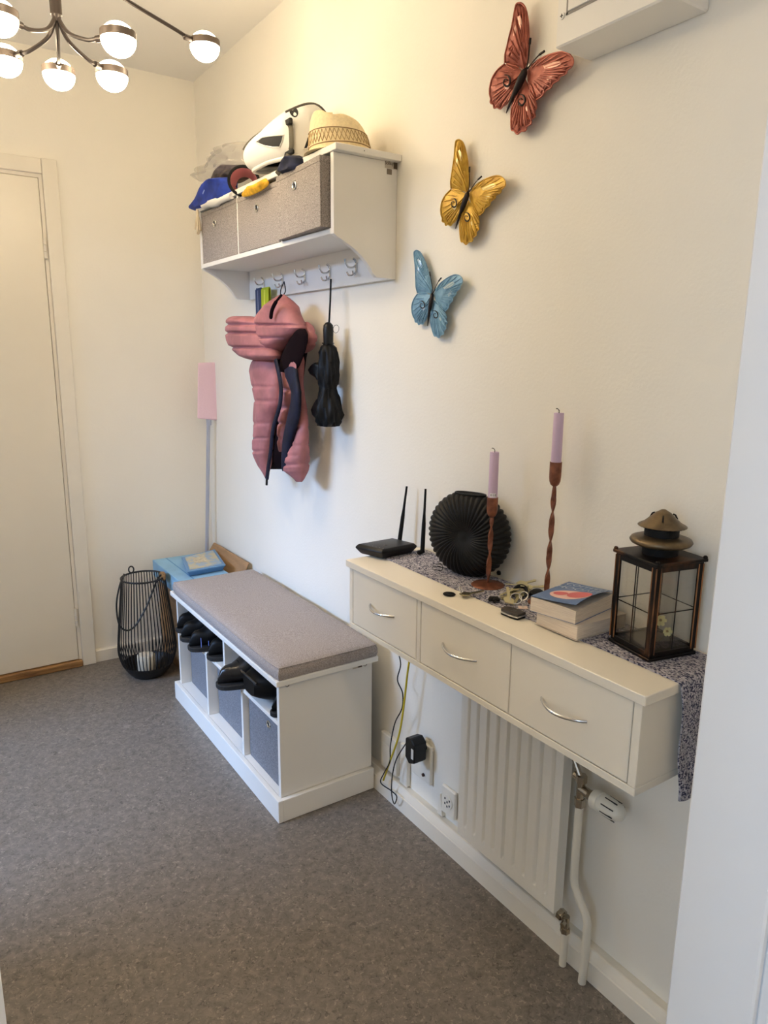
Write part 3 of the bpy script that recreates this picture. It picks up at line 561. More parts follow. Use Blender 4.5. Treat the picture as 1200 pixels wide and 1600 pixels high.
p = W(727, 931, 'z', ZR); e_ = W(758, 927, 'z', ZR); key(place(p.x, p.y, ZR+.0042, math.atan2(e_.y-p.y, e_.x-p.x), R(-3)), 'door_key', k1, .05, mat('key_olive', (170, 160, 130), .35, 1), 'hex')
k2 = thing('key_bunch', 'big bunch of brass keys piled between candlestick and books', 'keys', (-.11, 1.1, ZR), 'key rings on the console')
for (a, b_, a2, b2_, zz, ryy, bw) in ((795, 938, 790, 912, .010, -14, 'hex'), (806, 920, 776, 929, .016, 4, 'hex'), (809, 925, 782, 932, .011, 2, 'round'), (816, 912, 838, 908, .020, -4, 'hex'), (818, 915, 798, 913, .022, 0, 'hex'), (824, 917, 852, 915, .017, 2, 'hex'), (812, 930, 800, 944, .006, 6, 'round'), (800, 926, 778, 940, .005, 0, 'hex'), (820, 922, 842, 932, .008, -6, 'round')):
    p = W(a, b_, 'z', ZR+zz); e_ = W(a2, b2_, 'z', ZR+zz); key(place(p.x, p.y, ZR+zz, math.atan2(e_.y-p.y, e_.x-p.x), R(ryy), R(12)), 'door_key', k2, min(.056, max(.042, (e_-p).length)), BRASS, bw)
p = W(806, 939, 'z', ZR+.008); ringm((p.x, p.y, ZR+.0135), .0125, -.5, -.55, .6, .0013).build('split_ring', STEEL, k2, smooth=True)
p = W(818, 935, 'z', ZR+.012); ringm((p.x, p.y, ZR+.018), .010, -.6, -.2, .5, .0013).build('split_ring', STEEL, k2, smooth=True)
p = W(838, 926, 'z', ZR+.010); MB().lathe([(0, 0), (.017, .001), (.021, .006), (.020, .012), (.013, .016), (0, .017)], (p.x, p.y, ZR+.0004), 28, sy=.7, ang=R(20)).build('black_pouch', MBLACK, k2, smooth=True)
p = W(815, 924, 'z', ZR+.012); MB().tube(spline([(p.x-.012, p.y+.02, ZR+.003), (p.x-.004, p.y+.01, ZR+.02), (p.x+.006, p.y, ZR+.022), (p.x+.004, p.y-.012, ZR+.014), (p.x-.008, p.y-.014, ZR+.005)], 6), .0048, 8, flat=.5).build('leather_strap', MBLACK, k2, smooth=True)
p = W(772, 936, 'z', ZR+.006); st_ = MB()
for i in range(5):
    a = i*2*math.pi/5+.3; st_.tube([(p.x, p.y, ZR+.006), (p.x+.013*math.cos(a), p.y+.013*math.sin(a), ZR+.0055)], [.0055, .004], 8)
st_.build('star_charm', MBLACK, k2, smooth=True)
fb_ = thing('car_key_fob', 'black car key fob with silver edge on the console', 'car key', (-.17, 1.04, ZT)); A = W(782, 948, 'z', ZT+.012); B = W(821, 962, 'z', ZT+.012)
cen = W(801, 957, 'z', ZT+.008); Mk = place(cen.x, cen.y, ZT+.0038, math.atan2(B.y-A.y, B.x-A.x), 0)
oc = [(-.026, -.008), (-.020, -.0145), (.010, -.0165), (.026, -.013), (.026, .013), (.010, .0165), (-.020, .0145), (-.026, .008)]
MB().prism([(a*1.0, b_*1.0) for a, b_ in oc], -.0030, .0012, 'z').xf(Mk).build('lower_shell', MBLACK, fb_, bevel=.0012)
MB().prism([(a*.985, b_*1.03) for a, b_ in oc], .0013, .0042, 'z').xf(Mk).build('silver_band', mat('band_silver', (205, 205, 205), .3, .9), fb_)
us = MB().prism([(a*1.0, b_*1.0) for a, b_ in oc], .0043, .0098, 'z').xf(Mk).build('upper_shell', mat('fob_brown_black', (52, 44, 38), .4), fb_, bevel=.0022, seg=2)
lk = MB(); lk.tube([Mk @ Vector((.004-.004, .0-.005, .0101)), Mk @ Vector((.002, .0, .0101)), Mk @ Vector((.0, .005, .0101))], .0006, 5); lk.tube([Mk @ Vector((.006, -.004, .0101)), Mk @ Vector((.008, 0, .0101)), Mk @ Vector((.006, .004, .0101))], .0006, 5); lk.build('button_mark', GR, us)
ca = thing('paper_tag', 'small pale paper tag beside the car key fob', 'tag', (-.13, 1.05, ZR)); p = W(817, 950, 'z', ZR); m = MB(); m.box(-.010, .010, -.008, .008, .0004, .0016); m.xf(place(p.x, p.y, ZR, R(-40))); m.build('paper', mat('paper_pink', (228, 205, 190), .8), ca); ringm((p.x, p.y, ZR+.0025), .003, 0, 0, 1, .0005).build('eyelet', STEEL, ca)
for i, (a, b_, rz) in enumerate(((684, 889, 30), (693, 885, 12))):
    p = W(a, b_, 'z', ZR+.004); hc = thing('hair_clip', ('nearer' if i == 0 else 'farther')+' of two black wire hair clips before the vase', 'hair clip', (p.x, p.y, ZR), 'wire hair clips'); m = MB(); Mh = place(p.x, p.y, ZR+.0088, R(rz-55), R(10), R(58))
    rc = [(-.013, -.0075), (.011, -.0085), (.0135, .0), (.011, .0085), (-.013, .0075)]; m.tube([Mh @ Vector((x, y, 0)) for x, y in rc], .0009, 6, closed=True); fo_ = m.build('wire_frame', MBLACK, hc); n2 = MB(); n2.tube([Mh @ Vector((-.012, 0, 0)), Mh @ Vector((.0, .0, .003)), Mh @ Vector((.0128, 0, 0))], .0008, 6); n2.build('wire_spring', MBLACK, hc)
p = W(780, 896, 'z', ZR+.004); eb = thing('earphone', 'tiny black and silver earphone lying behind the candlestick', 'earphone', (p.x, p.y, ZR)); MB().lathe([(0, 0), (.005, .001), (.007, .005), (.0055, .010), (0, .0115)], (p.x, p.y, ZR+.0002), 16).build('earbud', MBLACK, eb, smooth=True); MB().tube(spline([(p.x+.004, p.y-.004, ZR+.004), (p.x+.006, p.y-.016, ZR+.003), (p.x+.002, p.y-.026, ZR+.0025)], 5), .0024, 8).build('metal_tip', STEEL, eb, smooth=True)
# ================================================================== WALL SHELF
sh = thing('coat_shelf', 'white wall shelf with three bin compartments and a row of hooks', 'shelf', (-.1, 2.24, 1.60))
SW = WHITE; SY0, SY1 = 1.7265, 2.772; PN0, PN1 = 1.747, 1.763; PF0, PF1 = 2.734, 2.750; ZS = 1.9225; ZB = 1.7075
box(-.206, -.0005, SY0, SY1, ZS-.017, ZS).build('top_board', SW, sh, bevel=.0015)
cur = [(-.0005, 1.9050), (-.202, 1.9050), (-.202, 1.705)]
for i in range(1, 13):
    t = i/12; a = (-.202, 1.700); b_ = (-.125, 1.690); c_ = (-.098, 1.618); p = ((1-t)**3*a[0]+3*(1-t)**2*t*(-.165)+3*(1-t)*t*t*(-.105)+t**3*(-.077), (1-t)**3*1.702+3*(1-t)**2*t*1.688+3*(1-t)*t*t*1.660+t**3*1.612); cur.append(p)
cur += [(-.066, 1.603), (-.0005, 1.601)]
MB().prism([(x, z) for x, z in cur], PN0, PN1, 'y').build('side_panel', SW, sh, bevel=.001); MB().prism([(x, z) for x, z in cur], PF0, PF1, 'y').build('side_panel', SW, sh, bevel=.001)
box(-.202, -.0165, PN1+.0003, PF0-.0003, ZB-.002, ZB+.013).build('bottom_board', SW, sh, bevel=.001)
for y in (2.392, 2.062): box(-.200, -.0165, y-.006, y+.006, ZB+.0133, 1.9047).build('divider', SW, sh, bevel=.0008)
box(-.016, -.0005, PN1+.0003, PF0-.0003, 1.601, 1.9047).build('hook_rail', SW, sh, bevel=.001)
for (px, py) in ((413, 452), (442, 446), (477, 441), (516, 435), (557, 427)):
    q = W(px, py, 'x', -.018); y, z = q.y, q.z+.012; hk = MB()
    hk.tube([(-.0165, y, z-.010), (-.0165, y, z+.018)], .0065, 10, flat=.5)
    hk.tube(spline([(-.019, y, z+.012), (-.03, y, z+.004), (-.046, y, z+.004), (-.056, y, z+.016), (-.058, y, z+.026)], 6), .0028, 8)
    for s_ in (-1, 1): hk.tube(spline([(-.019, y, z-.004), (-.026, y+s_*.006, z-.016), (-.036, y+s_*.013, z-.018), (-.042, y+s_*.017, z-.008)], 5), .0024, 8)
    hk.tube(spline([(-.019, y, z+.016), (-.024, y, z+.026), (-.030, y, z+.030)], 4), .003, 8)
    hk.build('coat_hook', CHROME, sh, smooth=True)
ST1 = mat('sticker_paper', (196, 186, 170), .6); ST2 = mat('sticker_ink', (78, 66, 50), .7)
a = W(601.5, 254.5, 'y', PN0); b_ = W(621, 259, 'y', PN0); s0 = box(a.x, b_.x, PN0-.0006, PN0-.0001, b_.z-.011, a.z+.008).build('maker_sticker', ST1, sh)
text('sticker_lettering', 'SoBuy', .013, ST2, s0, (a.x+(b_.x-a.x)*.33, PN0-.0008, (a.z+b_.z)/2+.0015), (1, 0, 0), (0, 0, 1), .0002, .85)
box(a.x+(b_.x-a.x)*.68, b_.x-.001, PN0-.0009, PN0-.0006, b_.z-.0095, a.z+.006).build('sticker_block', ST2, s0)
a = W(604.5, 264, 'y', PN0); b_ = W(612, 274, 'y', PN0); box(a.x, b_.x, PN0-.0006, PN0-.0001, b_.z+.001, a.z+.001).build('code_sticker', mat('sticker_grey', (132, 120, 104), .7), sh)
MB().tube([(-.12, SY0-.0004, 1.914), (-.12, SY0+.001, 1.914)], .0012, 8).build('pin_hole', MBLACK, sh)
# ---- fabric bins on the shelf
EYE = mat('eyelet_metal', (225, 222, 215), .2, 1)
def fabric_bin(x0, x1, y0, y1, z0, z1, m, label, group, eye, rot=0, lift=0):
    t = thing('storage_bin', label, 'storage bin', ((x0+x1)/2, (y0+y1)/2, z0), group); c = Vector(((x0+x1)/2, (y0+y1)/2, z0)); M = Matrix.Translation(c) @ Matrix.Rotation(rot, 4, 'Z') @ Matrix.Rotation(lift, 4, 'Y') @ Matrix.Translation(-c)
    w = .004; b = MB(); b.box(x0, x0+w, y0, y1, z0, z1); b.box(x1-w, x1, y0, y1, z0, z1); b.box(x0+w, x1-w, y0, y0+w, z0, z1); b.box(x0+w, x1-w, y1-w, y1, z0, z1); b.box(x0+w, x1-w, y0+w, y1-w, z0, z0+w)
    b.xf(M).build('fabric_body', m, t, bevel=.0012)
    hm = MB(); zt = z1; hm.box(x0-.0012, x0+w+.0005, y0-.001, y1+.001, zt-.014, zt+.001); hm.box(x0+w+.0005, x1, y0-.0012, y0+w+.0005, zt-.014, zt+.001); hm.xf(M).build('hem', m, t, bevel=.0008)
    ey, ez = eye; e = MB(); e.tube([M @ Vector((x0-.0016, ey+.0105*math.cos(a), ez+.0105*math.sin(a))) for a in [2*math.pi*i/28 for i in range(28)]], .0028, 8, closed=True); eo = e.build('eyelet', EYE, t, smooth=True)
    d = MB(); d.add([M @ Vector((x0-.0008, ey+.009*math.cos(a), ez+.009*math.sin(a))) for a in [2*math.pi*i/24 for i in range(24)]], [tuple(range(24))]); d.build('eyelet_hole', mat('hole_black', (8, 8, 8), .9), eo)
    return t
g_ = 'grey fabric bins in the wall shelf'
fabric_bin(-.200, -.03, 2.402, 2.731, ZB+.0137, 1.898, GFAB, 'grey fabric bin in the far compartment of the wall shelf', g_, (2.60, 1.847))
fabric_bin(-.203, -.03, 2.07, 2.384, ZB+.0137, 1.893, GFAB, 'grey fabric bin in the middle compartment of the wall shelf', g_, (2.228, 1.842))
fabric_bin(-.222, -.05, 1.768, 2.054, ZB+.0145, 1.897, GFAB, 'grey fabric bin sticking out of the near shelf compartment', g_, (1.925, 1.852), R(-2.5))
# ---- white bicycle helmet
HW = mat('helmet_white', (224, 222, 215), .35); HD = mat('helmet_dark', (20, 20, 20), .7); STRAP = mat('strap_olive', (96, 90, 76), .85)
hc = Vector((-.128, 2.105, ZS+.085)); he = thing('bicycle_helmet', 'white bicycle helmet with olive straps on top of the shelf', 'helmet', (hc.x, hc.y, ZS))
ax = (W(376, 232, 'y', 2.20)-W(508, 192, 'y', 2.03)).normalized(); dn = Vector((0, 0, -1)); dn = (dn-ax*dn.dot(ax)).normalized(); sd = ax.cross(dn)
MH = Matrix((ax, sd, -dn)).transposed().to_4x4(); MH.translation = hc
def hs(u, v, k=1.0):
    """helmet shell: u around, v from crown(0) to rim(1)"""
    t = 2*math.pi*u; p = v*R(120); c, s_ = math.cos(t), math.sin(t); sp = math.sin(p)**.8; cp = abs(math.cos(p))**.8*(1 if math.cos(p) > 0 else -1)
    rx = .150 if c > 0 else .122; point = 1+.10*max(0, c)**3
    x = rx*c*sp*point; y = .092*s_*sp*(1-.25*max(0, c)*sp); z = .099*cp*(.90-2.6*x if x < .09 else .666-1.0*(x-.09))
    fold = 1-.035*abs(math.sin(2.5*t))**8*math.sin(p)
    return MH @ Vector((x*k*fold, y*k*fold, z*k))
from mathutils.bvhtree import BVHTree
hv = MB().grid(lambda u, v: hs(u, max(.002, v)), 64, 30, True); HT = BVHTree.FromPolygons([Vector(p) for p in hv.v], hv.f)
def hhit(px, py, lift=.0):
    d = (RT*((px-600)/FPX)+UP*((800-py)/FPX)+FW).normalized(); h_ = HT.ray_cast(CAM, d)
    return h_[0]-d*lift if h_[0] else None
sm = MB(); sm.grid(lambda u, v: hs(u, max(.002, v)), 64, 30, True); sm.grid(lambda u, v: hs(u, max(.002, v), .86), 64, 30, True)
n0 = 64*29; o2_ = 64*30; sm.f += [(n0+i, n0+(i+1) % 64, o2_+n0+(i+1) % 64, o2_+n0+i) for i in range(64)]
so = sm.build('shell', HW, he, smooth=True)
MB().grid(lambda u, v: hs(u, max(.002, v*.97), .845), 48, 18, True).build('foam_liner', HD, he, smooth=True)
def vent_px(pts, name='vent'):
    dense = []
    for i in range(len(pts)):
        for s_ in range(4): dense.append(tuple(pts[i][k]+(pts[(i+1) % len(pts)][k]-pts[i][k])*s_/4 for k in (0, 1)))
    c0 = tuple(sum(p[k] for p in dense)/len(dense) for k in (0, 1)); rings = [[hhit(c0[0]+(p[0]-c0[0])*f, c0[1]+(p[1]-c0[1])*f, .0015) for p in dense] for f in (1, .66, .33)]; n = len(dense)
    if any(q is None for r_ in rings for q in r_) or hhit(*c0) is None: return
    m = MB(); m.add([q for r_ in rings for q in r_]+[hhit(c0[0], c0[1], .0015)], [(r_*n+i, r_*n+(i+1) % n, (r_+1)*n+(i+1) % n, (r_+1)*n+i) for r_ in (0, 1) for i in range(n)]+[(2*n+i, 2*n+(i+1) % n, 3*n) for i in range(n)]); v_ = m.build(name, HD, so, smooth=True)
    MB().tube(rings[0], .0016, 6, closed=True).build('vent_edge', HW, v_, smooth=True)
vent_px([(399, 222), (410, 214.6), (428, 212), (443, 211), (441, 220), (437, 230), (426, 230), (412, 227.5)])
vent_px([(488, 186), (494, 184), (497, 189), (491, 198), (486, 197)]); vent_px([(481, 213), (487, 211), (486, 220), (480, 232), (474, 233)])
for a in ((.30, .42, .02, .14), (.70, .42, .02, .14), (.80, .72, .05, .10), (.6, .62, .02, .1)):
    m = MB(); o = [(a[0]+a[2]*math.cos(t), a[1]+a[3]*math.sin(t)) for t in [2*math.pi*i/16 for i in range(16)]]; m.add([hs(u, v, 1.006) for u, v in o]+[hs(a[0], a[1], 1.008)], [(i, (i+1) % 16, 16) for i in range(16)]); m.build('vent', HD, so, smooth=True)
MB().tube([hs(i/64, 1.0, .97)+Vector((0, 0, -.004)) for i in range(64)], .0062, 8, closed=True).build('rim', HW, he, smooth=True)
GUARD = mat('helmet_trim', (76, 72, 64), .6)
tb_ = [hs(.02, .58-.08*i, 1.015) for i in range(7)]+[hs(.48, .1+.1*i, 1.015) for i in range(8)]
if len(tb_) > 2: MB().tube(spline(tb_, 4), .0042, 6, flat=.6).build('trim_band', GUARD, he, smooth=True)
sp_ = [(449, 190), (454, 198), (455, 214), (455, 230), (452, 240)]; spp = [hhit(a, b_, .004) or W(a, b_, 'x', -.2) for a, b_ in sp_]+[W(447, 249, 'x', -.222), W(438, 264, 'x', -.224), W(433, 272, 'x', -.222)]
MB().tube(spline(spp, 6), .0075, 8, flat=.25).build('chin_strap', STRAP, he, smooth=True)
q = hhit(451, 191, .003) or spp[0]; MB().box(q.x-.006, q.x+.006, q.y-.017, q.y+.017, q.z-.009, q.z+.009).build('buckle', HD, he, bevel=.003)
q = spp[4]; MB().box(q.x-.008, q.x+.003, q.y-.030, q.y+.020, q.z-.007, q.z+.007).build('buckle', HD, he, bevel=.003)
rs_ = [hs(.26+.02*i, .36, 1.012) for i in range(10)]
if len(rs_) > 2: MB().tube(spline(rs_, 4), .0038, 8, flat=.5).build('rear_strap', GUARD, he, smooth=True)
# ---- straw hat
HATM = mat('straw_cream', (246, 226, 180), .85, var=.06, scale=120, bump=.3, bscale=300)
hx, hy = -.118, 1.855; ht = thing('sun_hat', 'cream straw hat with a braided band on the shelf end', 'hat', (hx, hy, ZS))
def crown(u, v):
    t = 2*math.pi*u; w_ = min(1, v/.86)
    r = .090*(1-.42*w_**1.5) if v < .86 else .0522*(1-(v-.86)/.14*.98)
    zz = .006+.098*math.sin(w_*math.pi/2)**.9
    if v > .55: zz -= .022*((v-.55)/.45)*math.exp(-(math.sin(t-.9)/.30)**2)
    ox = -.016*w_; oy = .012*w_
    zz += .012*w_*math.cos(t-2.4)
    return (hx+ox+r*.92*math.cos(t), hy+oy+r*1.04*math.sin(t), ZS+zz)
cm = MB(); cm.grid(crown, 40, 22, True); cm.build('crown', HATM, ht, smooth=True)
br = MB(); br.lathe([(.088, .0075), (.096, .005), (.104, .0035), (.106, .002), (.102, .0008), (.086, .0045)], (hx+.004, hy-.004, ZS), 40, sy=1.0, close=False); br.build('brim', HATM, ht, smooth=True)
BAND = mat('hat_band', (206, 180, 132), .8, rgb2=(176, 146, 100), scale=90)
for v0 in (.06, .27):
    MB().tube([Vector(crown(i/48, v0))+Vector((math.cos(2*math.pi*i/48), math.sin(2*math.pi*i/48), 0))*.0008 for i in range(48)], .0012, 6, closed=True).build('band_cord', mat('cord_brown', (150, 120, 82), .8), ht)
bz = MB(); n_ = 44
for i in range(n_):
    for (a, b_) in ((.08, .25), (.25, .08)):
        P0 = Vector(crown(i/n_, a)); P1 = Vector(crown((i+1)/n_, b_)); n1 = Vector((math.cos(2*math.pi*(i+.5)/n_), math.sin(2*math.pi*(i+.5)/n_), 0))*.0012; bz.tube([P0+n1, (P0+P1)/2+n1, P1+n1], .0009, 5)
bz.build('braid', BAND, ht)
# ---- soft things heaped on the shelf
BLUE = mat('royal_blue_cloth', (36, 66, 172), .85, var=.25, scale=25); NAVY = mat('navy_cloth', (30, 36, 66), .9, var=.3, scale=40); YEL = mat('yellow_cloth', (232, 178, 36), .8, var=.2, scale=50)
bl = thing('cloth_hat', 'royal blue cloth hat drooping over the far shelf corner', 'hat', W(330, 322, 'x', -.17))
MB().blob([(277, 350, 357), (284, 331, 361), (290, 321, 363), (298, 316, 364), (306, 313, 363), (313, 310, 360), (320, 306, 349), (325, 303, 334), (329, 303.5, 314)], -.182, .045, seg=24, sub=4, ridge=lambda a, t: .10*math.sin(5*a+4*t)).build('cap_cloth', BLUE, bl, smooth=True)
q = W(318, 300, 'x', -.226); e = MB(); e.tube([q+Vector((0, .008, -.004)), q, q+Vector((0, -.010, .005))], .0028, 6, flat=.6); e.build('badge', mat('badge_blue', (130, 150, 215), .6), bl)
wr_ = thing('white_cloth_roll', 'white rolled cloth on the shelf edge below the blue cloth hat', 'cloth', W(330, 320, 'x', -.2))
MB().tube(spline([W(318, 321, 'x', -.212), W(326, 318, 'x', -.212), W(338, 316, 'x', -.21), W(350, 311, 'x', -.208), W(362, 306, 'x', -.207)], 6), [.012]*8+[.0145]*6+[.010]*11, 14).build('rolled_cloth', mat('white_cotton', (240, 238, 234), .9, bump=.3, bscale=90), wr_, smooth=True)
ts = thing('beige_tassel', 'small beige tassel hanging beside the far fabric bin', 'tassel', W(309, 340, 'x', -.21)); tm = MB(); t0 = W(309, 333, 'x', -.215)
for i in range(22):
    a = random.uniform(0, 6.28); r = random.uniform(0, .014); tm.tube([t0+Vector((0, 0, .002)), t0+Vector((r*.6*math.cos(a), r*.6*math.sin(a), -.025)), t0+Vector((r*math.cos(a), r*math.sin(a), -.055-random.uniform(0, .02)))], .0024, 5)
tm.build('threads', mat('beige_thread', (205, 190, 165), .95), ts)
MB().tube([t0+Vector((0, 0, .012)), t0+Vector((0, 0, .0)), t0+Vector((0, 0, -.008))], [.003, .006, .005], 8).build('knot', MATS['beige_thread'], ts, smooth=True)
PLB = bpy.data.materials.new('clear_plastic'); PLB.use_nodes = True; _n = PLB.node_tree.nodes; _l = PLB.node_tree.links; _b = _n['Principled BSDF']; _b.inputs['Base Color'].default_value = lin((205, 200, 192)); _b.inputs['Roughness'].default_value = .15; _b.inputs['Alpha'].default_value = .30
pb = thing('plastic_bag', 'crumpled clear plastic bag behind the helmet on the shelf', 'bag', W(350, 290, 'x', -.12))
bag = MB(); bag.blob([(222, 376, 392), (232, 362, 396), (244, 349, 396), (256, 337, 396), (266, 327, 390), (274, 319, 370), (281, 313, 330), (284, 312, 316)], -.115, .075, sub=7, seg=36, ridge=lambda a, t: .16*math.sin(7*a+9*t)+.1*math.sin(13*a-17*t)+.08*math.sin(23*t+3*a)); bag.build('film', PLB, pb, smooth=True, ang=25)
MB().blob([(258, 352, 392), (268, 342, 394), (278, 338, 380), (287, 338, 362)], -.10, .045, seg=20, ridge=lambda a, t: .15*math.sin(6*a+5*t)).build('bag_contents', mat('dim_cloth', (120, 105, 98), .9, rgb2=(70, 58, 55), scale=30), pb, smooth=True)
bn = thing('knit_beanie', 'black beanie with pink lining lying open towards the room', 'beanie', W(385, 292, 'x', -.18))
A_ = W(381, 283, 'x', -.185); Bv = (Vector((.42, .88, .10))).normalized(); up = Vector((0, 0, 1)); up = (up-Bv*up.dot(Bv)).normalized(); rt_ = Bv.cross(up)
def beanie(k, x0, x1): return lambda u, v: A_+Bv*(x0+(x1-x0)*v)+(rt_*math.cos(2*math.pi*u)*.046+up*math.sin(2*math.pi*u)*.042)*k*(1-.35*v**2)
bm_ = MB(); bm_.grid(beanie(1.10, 0, .13), 28, 10, True); bm_.tube([beanie(1.06, 0, .1)(i/28, 0) for i in range(28)], .0048, 8, closed=True); bm_.build('outer_knit', mat('black_knit', (18, 17, 18), .95, bump=.4, bscale=200), bn, smooth=True)
MB().grid(beanie(1.0, .0, .125), 28, 10, True).build('pink_lining', mat('pink_lining', (214, 150, 156), .9), bn, smooth=True)
yl = thing('yellow_glove', 'folded yellow cloth hanging over the middle bin', 'cloth', W(398, 292, 'x', -.205)); ym = MB()
for i in range(3): ym.tube(spline([W(379+i*3, 304-i*4, 'x', -.214-.003*i), W(392+i*2, 301-i*4, 'x', -.220-.003*i), W(407, 294-i*3.5, 'x', -.220-.003*i), W(419-i, 285-i*1.5, 'x', -.215)], 6), [.005]+[.0085]*17+[.005], 10, flat=.6)
ym.build('folded_cloth', YEL, yl, smooth=True)
nv_ = thing('navy_cloth', 'navy cloth bulging out of the near shelf bin', 'cloth', W(458, 262, 'x', -.2)); MB().blob([(243, 458, 468), (248, 450, 474), (254, 446, 475), (260, 443, 476), (266, 441, 474), (272, 441, 452)], -.205, .030, seg=22, ridge=lambda a, t: .14*math.sin(5*a+5*t)).build('bunched_cloth', NAVY, nv_, smooth=True)
# ================================================================== ON THE HOOKS
# ---- two straps on the far hook
for i, (xa, xb, y0, y1, col, lab) in enumerate(((399.5, 408, 452, 540, (52, 66, 100), 'dark blue lanyard strap on the far hook'), (408.5, 420, 451, 530, (176, 192, 40), 'lime green lanyard strap on the far hook'))):
    t = thing('lanyard', lab, 'lanyard', W((xa+xb)/2, y0, 'x', -.05), 'lanyards on the far hook'); a = W(xa, y0, 'x', -.05); b_ = W(xb, y0, 'x', -.05); c_ = W((xa+xb)/2+1, y1, 'x', -.05); hw = abs(a.y-b_.y)/2; yc_ = (a.y+b_.y)/2
    m = MB(); pts = [(-.050, a.z-.004), (-.047, a.z), (-.044, a.z-.004)]; poly = [(-.052, c_.z), (-.052, a.z-.004), (-.047, a.z+.003), (-.042, a.z-.004), (-.042, c_.z), (-.044, c_.z), (-.044, a.z-.005), (-.047, a.z), (-.050, a.z-.005), (-.050, c_.z)]
    m.prism(poly, yc_-hw, yc_+hw, 'y'); sb_ = m.build('webbing', mat('webbing%d' % i if i else 'webbing', col, .85, bump=.4, bscale=300), t); e = MB(); e.box(-.0535, -.0522, yc_-hw*.12, yc_+hw*.12, c_.z, a.z-.006); e.build('stitch_line', mat('stitch_%s' % ('lime' if i else 'blue'), (214, 222, 90) if i else (112, 124, 156), .8), sb_)
# ---- pink hooded puffer vest
VP = mat('vest_pink', (184, 118, 119), .62, var=.16, scale=18, bump=.5, bscale=45); VN = mat('vest_navy', (30, 32, 54), .6, var=.3, scale=30, spec=.25); VD = mat('vest_lining_and_shade', (22, 11, 15), .95, spec=.1)
ve = thing('puffer_vest', 'pink hooded puffer vest with navy zip bands on the second hook', 'vest', W(440, 470, 'x', -.05))
MB().tube(spline([W(444, 440, 'x', -.042), W(439, 452, 'x', -.05), W(438, 462, 'x', -.06)], 5)+spline([W(440, 464, 'x', -.06), W(446, 455, 'x', -.05), W(444, 440, 'x', -.042)], 5), .0018, 6).build('hanging_loop', MBLACK, ve)
MB().blob([(460, 438, 444), (466, 433, 449), (472, 428, 453), (480, 421, 458), (490, 410, 463), (499, 403, 468), (507, 402, 473), (513, 404, 474), (522, 408, 466), (532, 412, 452), (545, 417, 440), (556, 421, 434)], -.115, .055, seams=(508, 528), sw=1.5, seam_d=.25, seg=26, ridge=lambda a, t: .05*math.sin(4*a+6*t)).build('hood', VP, ve, smooth=True, ang=180)
MB().blob([(494, 366, 392), (497, 364, 405), (505, 363, 412), (515, 361.5, 416), (522, 361, 419), (532, 362.5, 423), (540, 366, 427), (548, 373, 431), (556, 383, 433), (563, 396, 431)], -.135, .060, seams=(507.5, 520.5, 543), sw=1.8, seam_d=.30, seg=26, ridge=lambda a, t: .03*math.sin(9*a+3*t)).build('hood_side', VP, ve, smooth=True, ang=180)
MB().blob([(503, 476, 481), (510, 475, 486), (520, 477, 490), (528, 477, 491.5), (538, 476, 490), (546, 473, 485), (552, 473, 478)], -.085, .03, seams=(520, 536), sw=2, seg=18).build('hood_side', VP, ve, smooth=True, ang=180)
MB().tube(spline([W(440, 461, 'x', -.165), W(431, 472, 'x', -.172), W(425, 485, 'x', -.176), W(423, 498, 'x', -.176)], 6), [.004]*6+[.006]*12+[.004], 8).build('hood_binding', VD, ve, smooth=True)
MB().blob([(510, 452, 476), (520, 444, 479), (532, 438, 480), (546, 434, 479), (560, 432, 476), (575, 432, 474), (590, 434, 472), (620, 436, 471), (660, 424, 471), (700, 421, 468), (733, 420, 446)], -.075, .028, seg=18).build('inner_lining', VD, ve, smooth=True)
MB().blob([(514, 466, 477), (523, 459, 480), (533, 452, 480), (546, 445, 477), (558, 440, 473), (570, 438, 468), (584, 437, 458)], -.122, .014, seg=18).build('hood_opening_shade', VD, ve, smooth=True)  # dark blob before the pink panels stands in for shade inside the hood
MB().blob([(541, 450, 459), (545, 448.5, 460), (552, 446.5, 461.5), (564, 446, 462.5), (575, 447.5, 463), (582, 451, 462)], -.129, .006, seg=16).build('collar_patch', VP, ve, smooth=True)
MB().blob([(558, 401, 428), (566, 396, 431), (580, 393.5, 434.5), (590, 395, 436), (600, 397, 437), (612, 400, 437.5), (622, 402.5, 437), (634, 402.5, 435), (646, 402, 431), (660, 401, 428), (672, 402, 426), (682, 402.5, 424), (692, 401, 423), (702, 401.5, 422), (714, 404, 420), (728, 408, 419), (740, 412.5, 418.5), (748, 415, 418)], -.118, .036, seams=(604, 626, 661, 684, 704), sw=1.6, seam_d=.20, seg=24, ridge=lambda a, t: .09*math.sin(4*a+13*t)+.05*math.sin(7*a-21*t)).build('front_panel', VP, ve, smooth=True, ang=180)
MB().tube(spline([W(a, b_, 'x', -.150) for a, b_ in ((431, 562), (435, 580), (439, 605), (438, 628), (434, 645), (428, 665), (425, 685), (423, 705), (420, 725), (417, 748))], 6), .0095, 8, flat=.6).build('zip_band', VN, ve, smooth=True)
MB().tube([W(417, 746, 'x', -.150), W(416.5, 758, 'x', -.150)], .0042, 8).build('zip_end', MBLACK, ve, smooth=True)
MB().blob([(574, 442, 452), (583, 441, 455), (596, 443, 458), (608, 441, 459), (622, 440, 457), (636, 439, 453), (650, 438, 450), (664, 437, 447), (678, 436.5, 446), (692, 436, 443), (706, 436, 441)], -.112, .026, seams=(609, 637, 661, 685), sw=2.6, seam_d=.55, seg=16).build('quilted_lining', VP, ve, smooth=True, ang=180)
